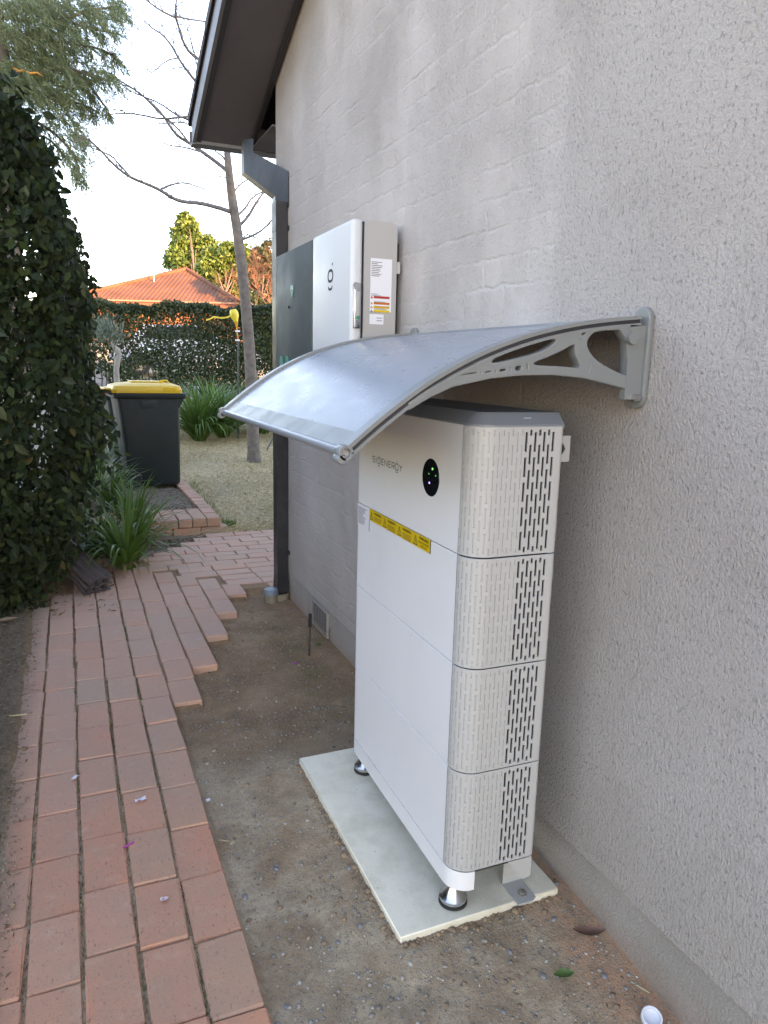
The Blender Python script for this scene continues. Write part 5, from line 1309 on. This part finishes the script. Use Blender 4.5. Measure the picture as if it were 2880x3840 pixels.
gp = PY(736, 1465, 12.6); post = MB().lathe([(.05, -.1), (.05, .62), (.045, .66), (.0, .67)], (0, 0, 0), 12).build('garden_post', M_pvc, None, 40, (gp.x, gp.y, gz(gp.x, gp.y)))
tag(post, 'short blue-grey garden post at the foot of the back hedge', 'post')
gp = PY(960, 1430, 12.4); post2 = MB().lathe([(.03, -.1), (.03, .95), (.0, .96)], (0, 0, 0), 8).build('wooden_stake', M_bark, None, 40, (gp.x, gp.y, gz(gp.x, gp.y)))
tag(post2, 'pale wooden stake just right of the bare tree trunk', 'stake')
# silver plant on a gnarled trunk
sg = PY(438, 1420, 10.2); silv = empty('silver_shrub', (sg.x, sg.y, gz(sg.x, sg.y)), 0, 'silver-leaved shrub on a pale gnarled trunk behind the yellow lid', 'shrub'); sl0 = Vector(silv.location)
M_pale = pbr('pale_wood', (.27, .27, .23), .9, 0, .25, 9, .01, 30)
pts = [Vector((0, 0, -.1))]+[PY(x, y, 10.2)-sl0 for x, y in [(436, 1385), (440, 1350), (447, 1332), (440, 1315), (428, 1300), (418, 1290)]]
MB().tube(pts, [.05, .035, .04, .030, .045, .03, .015], 9).build('trunk', M_pale, silv, 60)
m = 600; cx_ = np.array([tuple(PY(a, b, 10.2)-sl0) for a, b in [(395, 1235), (410, 1255), (425, 1270), (380, 1225), (375, 1265), (440, 1255)]]); idx = rng.integers(0, len(cx_), m)
P_ = cx_[idx]+rng.normal(0, .06, (m, 3)); diamonds_obj('foliage', P_, rng.normal(size=(m, 3))*.5+np.array([0, 0, 1.0]), rng.normal(size=(m, 3)), rng.uniform(.05, .10, m), np.full(m, .015), M_silver, silv)

# ---------------------------------------------------------------- dry lawn blades
m = 46000; X = rng.uniform(-.06, 3.2, m); Y = 5.95+rng.random(m)**1.4*6.5
ok = (X < .9+(Y-6)*.42); X, Y = X[ok], Y[ok]; Zg = np.array([gz(a, b) for a, b in zip(X, Y)]); m = len(X)
pat = np.array([noise.noise((a*1.6, b*1.6, 5)) for a, b in zip(X, Y)]); D_ = np.stack([rng.normal(size=m), rng.normal(size=m), rng.uniform(.05, .75, m)], 1)
o = diamonds_obj('dry_grass', np.stack([X, Y, Zg], 1), D_, rng.normal(size=(m, 3))+np.array([0, 0, .6]), rng.uniform(.03, .07, m)*(1+.6*pat), np.full(m, .006), M_grass)
# green weeds by the edging and in the path joints
m = 900; Xw = np.concatenate([rng.normal(.03, .035, 260), rng.normal(-.0, .02, 100)]); Yw = np.concatenate([rng.normal(6.25, .05, 260), rng.uniform(6.4, 8, 100)])
Zw = np.array([gz(a, b) for a, b in zip(Xw, Yw)]); m = len(Xw)
diamonds_obj('weeds', np.stack([Xw, Yw, Zw], 1), np.stack([rng.normal(size=m)*.5, rng.normal(size=m)*.5, np.ones(m)], 1), rng.normal(size=(m, 3)), rng.uniform(.03, .09, m), np.full(m, .005), M_strap)
jx = rng.choice([-1.368, -1.243, -1.118, -.993], 1500, p=[.15, .2, .25, .4])+rng.normal(0, .0025, 1500); jy = rng.uniform(1.1, 4.2, 1500)
kk = np.array([noise.noise((a*9, b*3.1, 2)) for a, b in zip(jx, jy)]) > .02; jx, jy = jx[kk], jy[kk]; m = len(jx)
diamonds_obj('joint_moss', np.stack([jx, jy, np.full(m, .043)], 1), np.stack([rng.normal(size=m)*.3, rng.normal(size=m), rng.uniform(.2, .9, m)], 1), rng.normal(size=(m, 3)), rng.uniform(.006, .018, m), np.full(m, .003), M_grn)
m = 2600; jx = rng.choice([-1.368, -1.243, -1.118, -.993], m)+rng.normal(0, .003, m); jy = rng.uniform(.9, 4.6, m)
diamonds_obj('joint_litter', np.stack([jx, jy, np.full(m, .044)], 1), np.stack([rng.normal(size=m)*.25, rng.normal(size=m), rng.uniform(-.1, .3, m)], 1), rng.normal(size=(m, 3))*.4+np.array([0, 0, 1]), rng.uniform(.008, .022, m), rng.uniform(.002, .004, m), M_straw)

# ---------------------------------------------------------------- gravel and litter on the dirt
def ico():
    bm = bmesh.new(); bmesh.ops.create_icosphere(bm, subdivisions=1, radius=1); V_ = np.array([v.co[:] for v in bm.verts]); F_ = np.array([[v.index for v in f.verts] for f in bm.faces]); bm.free(); return V_, F_
IV, IF = ico()
t = NT('gravel_stone'); g = t.n('ShaderNodeNewGeometry'); cc = t.ramp(g.outputs['Random Per Island'], [(0, (.16, .135, .11)), (.35, (.27, .23, .19)), (.6, (.36, .31, .26)), (.82, (.21, .205, .20)), (1, (.50, .45, .38))]); M_stone = t.set(cc, .9)
def stones(name, X, Y, S, mat, lift=.25):
    n = len(X); Zg = np.array([gz(a, b) for a, b in zip(X, Y)]); sc3 = S[:, None]*rng.uniform(.6, 1.15, (n, 3)); sc3[:, 2] *= .65
    V_ = IV[None]*(1+rng.normal(0, .13, (n, 12, 1)))*sc3[:, None, :]; ang = rng.uniform(0, 6.28, n); c_, s_ = np.cos(ang)[:, None], np.sin(ang)[:, None]
    x_, y_ = V_[..., 0]*c_-V_[..., 1]*s_, V_[..., 0]*s_+V_[..., 1]*c_; V_ = np.stack([x_+X[:, None], y_+Y[:, None], V_[..., 2]+(Zg+S*lift)[:, None]], 2)
    F_ = (IF[None]+(np.arange(n)*12)[:, None, None]).reshape(-1, 3); return npmesh(name, V_.reshape(-1, 3), F_, mat)
n = 15000; X = rng.uniform(-.87, .0, n); Y = rng.uniform(.75, 2.75, n)
dens = np.array([noise.noise((a*3, b*3, 8)) for a, b in zip(X, Y)])*.5+.55-.25*(Y > 2.3)
ok = (rng.random(n) < dens) & ~((X > SX0-.004) & (X < SX1+.004) & (Y > SY0-.004) & (Y < SY1+.004)); X, Y = X[ok], Y[ok]
S = np.minimum(.0075, .0011+rng.exponential(.0012, len(X)))
tag(stones('gravel', X, Y, S, M_stone), kind='stuff')
n = 3000; X = rng.uniform(-.85, -.02, n); Y = rng.uniform(2.5, 4.2, n); ok = np.array([not on_path(a, b) for a, b in zip(X, Y)])
tag(stones('gravel', X[ok], Y[ok], np.minimum(.007, .0015+rng.exponential(.0012, ok.sum())), M_stone), kind='stuff')
n = 900; X = rng.uniform(-.82, -.01, n); Y = rng.uniform(.9, 1.38, n)
tag(stones('gravel', X, Y, np.minimum(.0085, .0016+rng.exponential(.0016, n)), M_stone), kind='stuff')
M_clod = pbr('soil_clod', (.27, .18, .115), .97, 0, .3, 30)
n = 2000; X = rng.uniform(-.87, -.01, n); Y = rng.uniform(.9, 4.25, n); ok = np.array([not on_path(a, b) and not (SX0-.012 < a and SY0-.012 < b < SY1+.012) for a, b in zip(X, Y)])
cl_n = np.array([noise.noise((a*4, b*4, 12)) for a, b in zip(X, Y)]); ok &= (cl_n > -.15)
tag(stones('soil_clods', X[ok], Y[ok], np.minimum(.011, .002+rng.exponential(.0026, ok.sum())), M_clod, .1), kind='stuff')
n = 500; X = np.concatenate([SX0-np.abs(rng.normal(0, .012, n)), rng.uniform(SX0, SX1, n//2)]); Y = np.concatenate([rng.uniform(SY0, SY1, n), SY0-np.abs(rng.normal(0, .012, n//2))])
tag(stones('soil_clods', X, Y, .0015+rng.exponential(.0022, len(X)), M_clod, .2), kind='stuff')
# bark chips and dry litter
def litter(name, X, Y, L, Wd, mat, up=.15):
    n = len(X); Zg = np.array([gz(a, b) for a, b in zip(X, Y)])+.004
    return tag(diamonds_obj(name, np.stack([X, Y, Zg], 1), np.stack([rng.normal(size=n), rng.normal(size=n), rng.normal(0, up, n)], 1), rng.normal(size=(n, 3))*.35+np.array([0, 0, 1]), L, Wd, mat), kind='stuff')
n = 2600; X = rng.uniform(-2.0, -1.40, n); Y = rng.uniform(1.5, 4.9, n); litter('leaf_litter', X-.04, Y, rng.uniform(.008, .03, n), rng.uniform(.003, .009, n), M_straw)
n = 9000; X = rng.uniform(-1.5, -.14, n); Y = 6.5+rng.random(n)**1.5*3.2; litter('bark_mulch', X, Y, rng.uniform(.015, .05, n), rng.uniform(.006, .014, n), M_straw)
n = 2600; X = rng.uniform(-.95, -.05, n); Y = 5.65+rng.random(n)*.3+.15*(X+.5)*0; ok = np.array([not on_path(a, b) for a, b in zip(X, Y)]); litter('bark_mulch', X[ok], Y[ok], rng.uniform(.015, .05, ok.sum()), rng.uniform(.005, .012, ok.sum()), M_straw)
n = 1500; X = rng.uniform(-.86, -.03, n); Y = rng.uniform(1.0, 4.2, n); ok = ~((X > SX0) & (X < SX1) & (Y > SY0) & (Y < SY1)); litter('leaf_litter', X[ok], Y[ok], rng.uniform(.006, .022, ok.sum()), rng.uniform(.0012, .003, ok.sum()), M_straw)
n = 500; X = rng.uniform(-1.5, -1.0, n); Y = rng.uniform(4.2, 5.3, n); litter('leaf_litter', X, Y, rng.uniform(.02, .06, n), rng.uniform(.006, .018, n), M_straw, .3)

n = 1500; X = -1.40-rng.random(n)**.8*.22; Y = rng.uniform(1.4, 4.9, n); Zq = np.maximum(.052, np.array([gz(a, b) for a, b in zip(X, Y)])+.003)
tag(diamonds_obj('leaf_litter', np.stack([X, Y, Zq], 1), np.stack([rng.normal(size=n), rng.normal(size=n), rng.normal(0, .08, n)], 1), rng.normal(size=(n, 3))*.3+np.array([0, 0, 1]), rng.uniform(.006, .026, n), rng.uniform(.002, .007, n), M_straw), kind='stuff')
n = 2600; X = -1.405-rng.random(n)**.8*.18; Y = rng.uniform(1.2, 4.8, n); Zq = np.maximum(.05, np.array([gz(a, b) for a, b in zip(X, Y)]))
S = .0012+rng.exponential(.0014, n); V_ = IV[None]*(1+rng.normal(0, .13, (n, 12, 1)))*S[:, None, None]+np.stack([X, Y, Zq], 1)[:, None, :]
tag(npmesh('soil_crumbs', V_.reshape(-1, 3), (IF[None]+(np.arange(n)*12)[:, None, None]).reshape(-1, 3), M_soil), kind='stuff')
# single loose pieces
def curled_leaf(loc, L, Wd, rz, curl, mat, label, name='fallen_leaf'):
    mb = MB(); nseg = 10
    for j in range(nseg+1):
        t_ = j/nseg; x_ = (t_-.5)*L; w_ = Wd/2*math.sin(math.pi*min(.98, max(.03, t_)))**.8; zc = curl*4*(t_-.5)**2
        mb.v += [(x_, -w_, zc+w_*.5), (x_, -w_*.5, zc+w_*.12), (x_, 0, zc), (x_, w_*.5, zc+w_*.15), (x_, w_, zc+w_*.6)]
    for j in range(nseg):
        for k in range(4): b_ = j*5+k; mb.f.append((b_, b_+1, b_+6, b_+5))
    o = mb.build(name, mat, None, 60, loc, (0, 0, rz)); tag(o, label, 'leaf'); return o
M_lbrown = pbr('brown_leaf', (.16, .075, .05), .5, 0, .25, 40); M_lgreen = pbr('green_leaf', (.06, .13, .03), .45, 0, .2, 40)
q = PZ(2205, 3545, .0); curled_leaf((q.x, q.y, gz(q.x, q.y)+.012), .085, .035, R(-22), .012, M_lbrown, 'curled brown dry leaf on the gravel near the slab corner')
q = PZ(2112, 3693, -.005); curled_leaf((q.x, q.y, gz(q.x, q.y)+.009), .052, .026, R(-12), .006, M_lgreen, 'small fresh green leaf lying on the gravel')
q = PZ(1195, 2430, .0); curled_leaf((q.x, q.y, gz(q.x, q.y)+.006), .04, .02, R(20), .005, M_lgreen, 'pale green leaf on the dirt behind the steel stake')
q = PZ(790, 2530, .0); curled_leaf((q.x, q.y, gz(q.x, q.y)+.006), .05, .018, R(60), .006, pbr('grey_leaf', (.2, .17, .14), .7), 'dry grey leaf beside the stepped edge of the path')
q = PZ(40, 2345, .06); curled_leaf((q.x-.02, q.y, gz(q.x, q.y)+.012), .12, .04, R(10), .01, pbr('tan_leaf', (.28, .2, .13), .7), 'tan curled leaf under the hedge at the left edge')
q = PZ(2452, 3862, -.03); cap = empty('bottle_top', (q.x-.012, q.y, gz(q.x-.012, q.y)+.012), 0, 'white round plastic cap lying against the wall base', 'cap'); cap.rotation_euler = (R(18), R(-10), 0)
ring = MB(); n = 28; pr_ = [(.0215, -.006), (.0235, -.004), (.0235, .008), (.0215, .009), (.0195, .008), (.0195, -.003), (.0215, -.006)]
for r_, h_ in pr_:
    for k in range(n): a = 2*math.pi*k/n; ring.v.append((r_*math.cos(a), r_*math.sin(a), h_))
for i in range(len(pr_)-1):
    for k in range(n): k2 = (k+1) % n; ring.f.append((i*n+k, i*n+k2, (i+1)*n+k2, (i+1)*n+k))
ring.build('ring', M_paper, cap, 40); MB().lathe([(.0195, -.003), (.0195, -.001)], (0, 0, 0), 24).build('disc', M_paper, cap)
def small(name, px_, py_, z, mb, mat, label, cat, rz=0, group=None):
    q = PZ(px_, py_, z); o = mb.build(name, mat, None, None, (q.x, q.y, z), (0, 0, rz)); tag(o, label, cat, group); return o
M_pink = pbr('pink_plastic', (.45, .06, .28), .4); M_film = pbr('clear_wrapper', (.62, .60, .66), .25); M_strawc = pbr('straw_stalk', (.50, .40, .24), .7)
small('drinking_straw', 482, 3168, .0545, MB().tube([(-.017, 0, 0), (.017, 0, 0)], .0032, 8), M_pink, 'short pink plastic tube lying on the brick path', 'plastic tube', R(25))
def scrap(w_, l_, seed):
    rr = random.Random(seed); mb = MB(); nn = 4
    for j in range(nn+1):
        for k in range(nn+1): mb.v.append(((j/nn-.5)*l_+rr.gauss(0, l_*.03), (k/nn-.5)*w_*(1-.4*abs(j/nn-.5))+rr.gauss(0, w_*.05), .004+abs(rr.gauss(0, .003))))
    for j in range(nn):
        for k in range(nn): b_ = j*(nn+1)+k; mb.f.append((b_, b_+1, b_+nn+2, b_+nn+1))
    return mb
small('plastic_scrap', 528, 3003, .052, scrap(.018, .036, 1), M_film, 'crumpled clear wrapper in the middle of a brick', 'wrapper', R(15))
small('plastic_scrap', 283, 2920, .052, scrap(.018, .028, 2), M_film, 'clear wrapper across a joint near the left path edge', 'wrapper', R(60))
small('plastic_scrap', 616, 3378, .052, scrap(.016, .020, 3), pbr('pink_film', (.55, .42, .45), .3), 'small pinkish crumpled wrapper on a nearer brick', 'wrapper', R(10))
small('plastic_scrap', 1105, 2490, .008, scrap(.02, .025, 4), M_pink, 'pink and white scrap on the dirt by the steel stake', 'wrapper', R(40))
small('paper_scrap', 780, 3003, .03, MB().box(-.006, .006, -.004, .004, 0, .006), M_paper, 'tiny white scrap beside the path edge', 'scrap', R(20))
small('paper_scrap', 872, 3165, .025, MB().box(-.007, .007, -.005, .005, 0, .006), M_strawc, 'tiny cream scrap on the gravel beside the path', 'scrap', R(40))
small('cut_straw', 2365, 3690, -.0, MB().tube([(-.045, 0, .004), (.0, .001, .006), (.045, 0, .004)], .0022, 6), M_strawc, 'pale dry stalk lying along the wall base', 'stalk', R(-62))
small('cut_straw', 840, 3155, .028, MB().tube([(-.018, 0, .002), (.018, 0, .003)], .0018, 6), M_strawc, 'short pale stalk by the path edge', 'stalk', R(-35))
small('cut_straw', 60, 2685, .07, MB().tube([(-.04, 0, .002), (.04, 0, .003)], .0025, 6), M_strawc, 'pale stalk on the dirt left of the path', 'stalk', R(-8))
small('twig', 1880, 3470, .015, MB().tube([(-.03, 0, .004), (.0, .004, .01), (.03, .0, .004)], .0022, 6), M_twig, 'dark twig just below the slab edge', 'twig', R(-40))
# dry stalks in front of the edging
stl = MB(); rr = random.Random(3)
for k in range(9):
    x = rr.uniform(-.42, -.02); stl.tube([(x, 5.96+rr.uniform(0, .06), .03), (x+rr.uniform(.06, .2), 5.99, .045+rr.uniform(0, .05)), (x+rr.uniform(.2, .36), 6.0, .05+rr.uniform(0, .09))], [.003, .0025, .0015], 4)
tag(stl.build('dry_stalks', M_strawc, None), 'fallen dry stalks lying before the brick edging', 'stalks')
st2 = MB().tube([tuple(PY(1000, 1688, 8.2)), tuple(PY(1032, 1628, 8.2))], .008, 6).build('garden_stick', M_twig, None); tag(st2, 'thin dark stick leaning beside the downpipe on the lawn', 'stick')
# larger pebbles
PBM = []
for k in range(4):
    bm = bmesh.new(); bmesh.ops.create_icosphere(bm, subdivisions=2, radius=1)
    for v in bm.verts: v.co = Vector((v.co.x, v.co.y*.75, v.co.z*.55))*(1+.22*noise.noise(v.co*1.3+Vector((k*5, 0, 0))))
    me = bpy.data.meshes.new('pebble'); bm.to_mesh(me); bm.free(); me.materials.append(pbr('pebble_stone', random.choice([(.27, .235, .20), (.21, .205, .20), (.36, .31, .26)]), .85, 0, .25, 3)); me.shade_smooth(); PBM.append(me)
for i in range(18):
    while True:
        x, y = random.uniform(-.84, -.06), random.uniform(1.05, 1.9)
        if not (x > SX0-.02 and SY0-.02 < y < SY1): break
    o = bpy.data.objects.new('pebble', PBM[i % 4]); COL.objects.link(o); s = random.uniform(.007, .0105); o.scale = (s, s, s); o.location = (x, y, gz(x, y)+s*.15); o.rotation_euler = (0, 0, random.uniform(0, 6))
    tag(o, 'grey pebble lying loose on the dirt beside the slab', 'pebble', 'pebbles on the dirt')
for o in bpy.data.objects:
    if o.name.split('.')[0] in ('dry_grass', 'weeds', 'joint_moss', 'joint_litter'): o['kind'] = 'stuff'
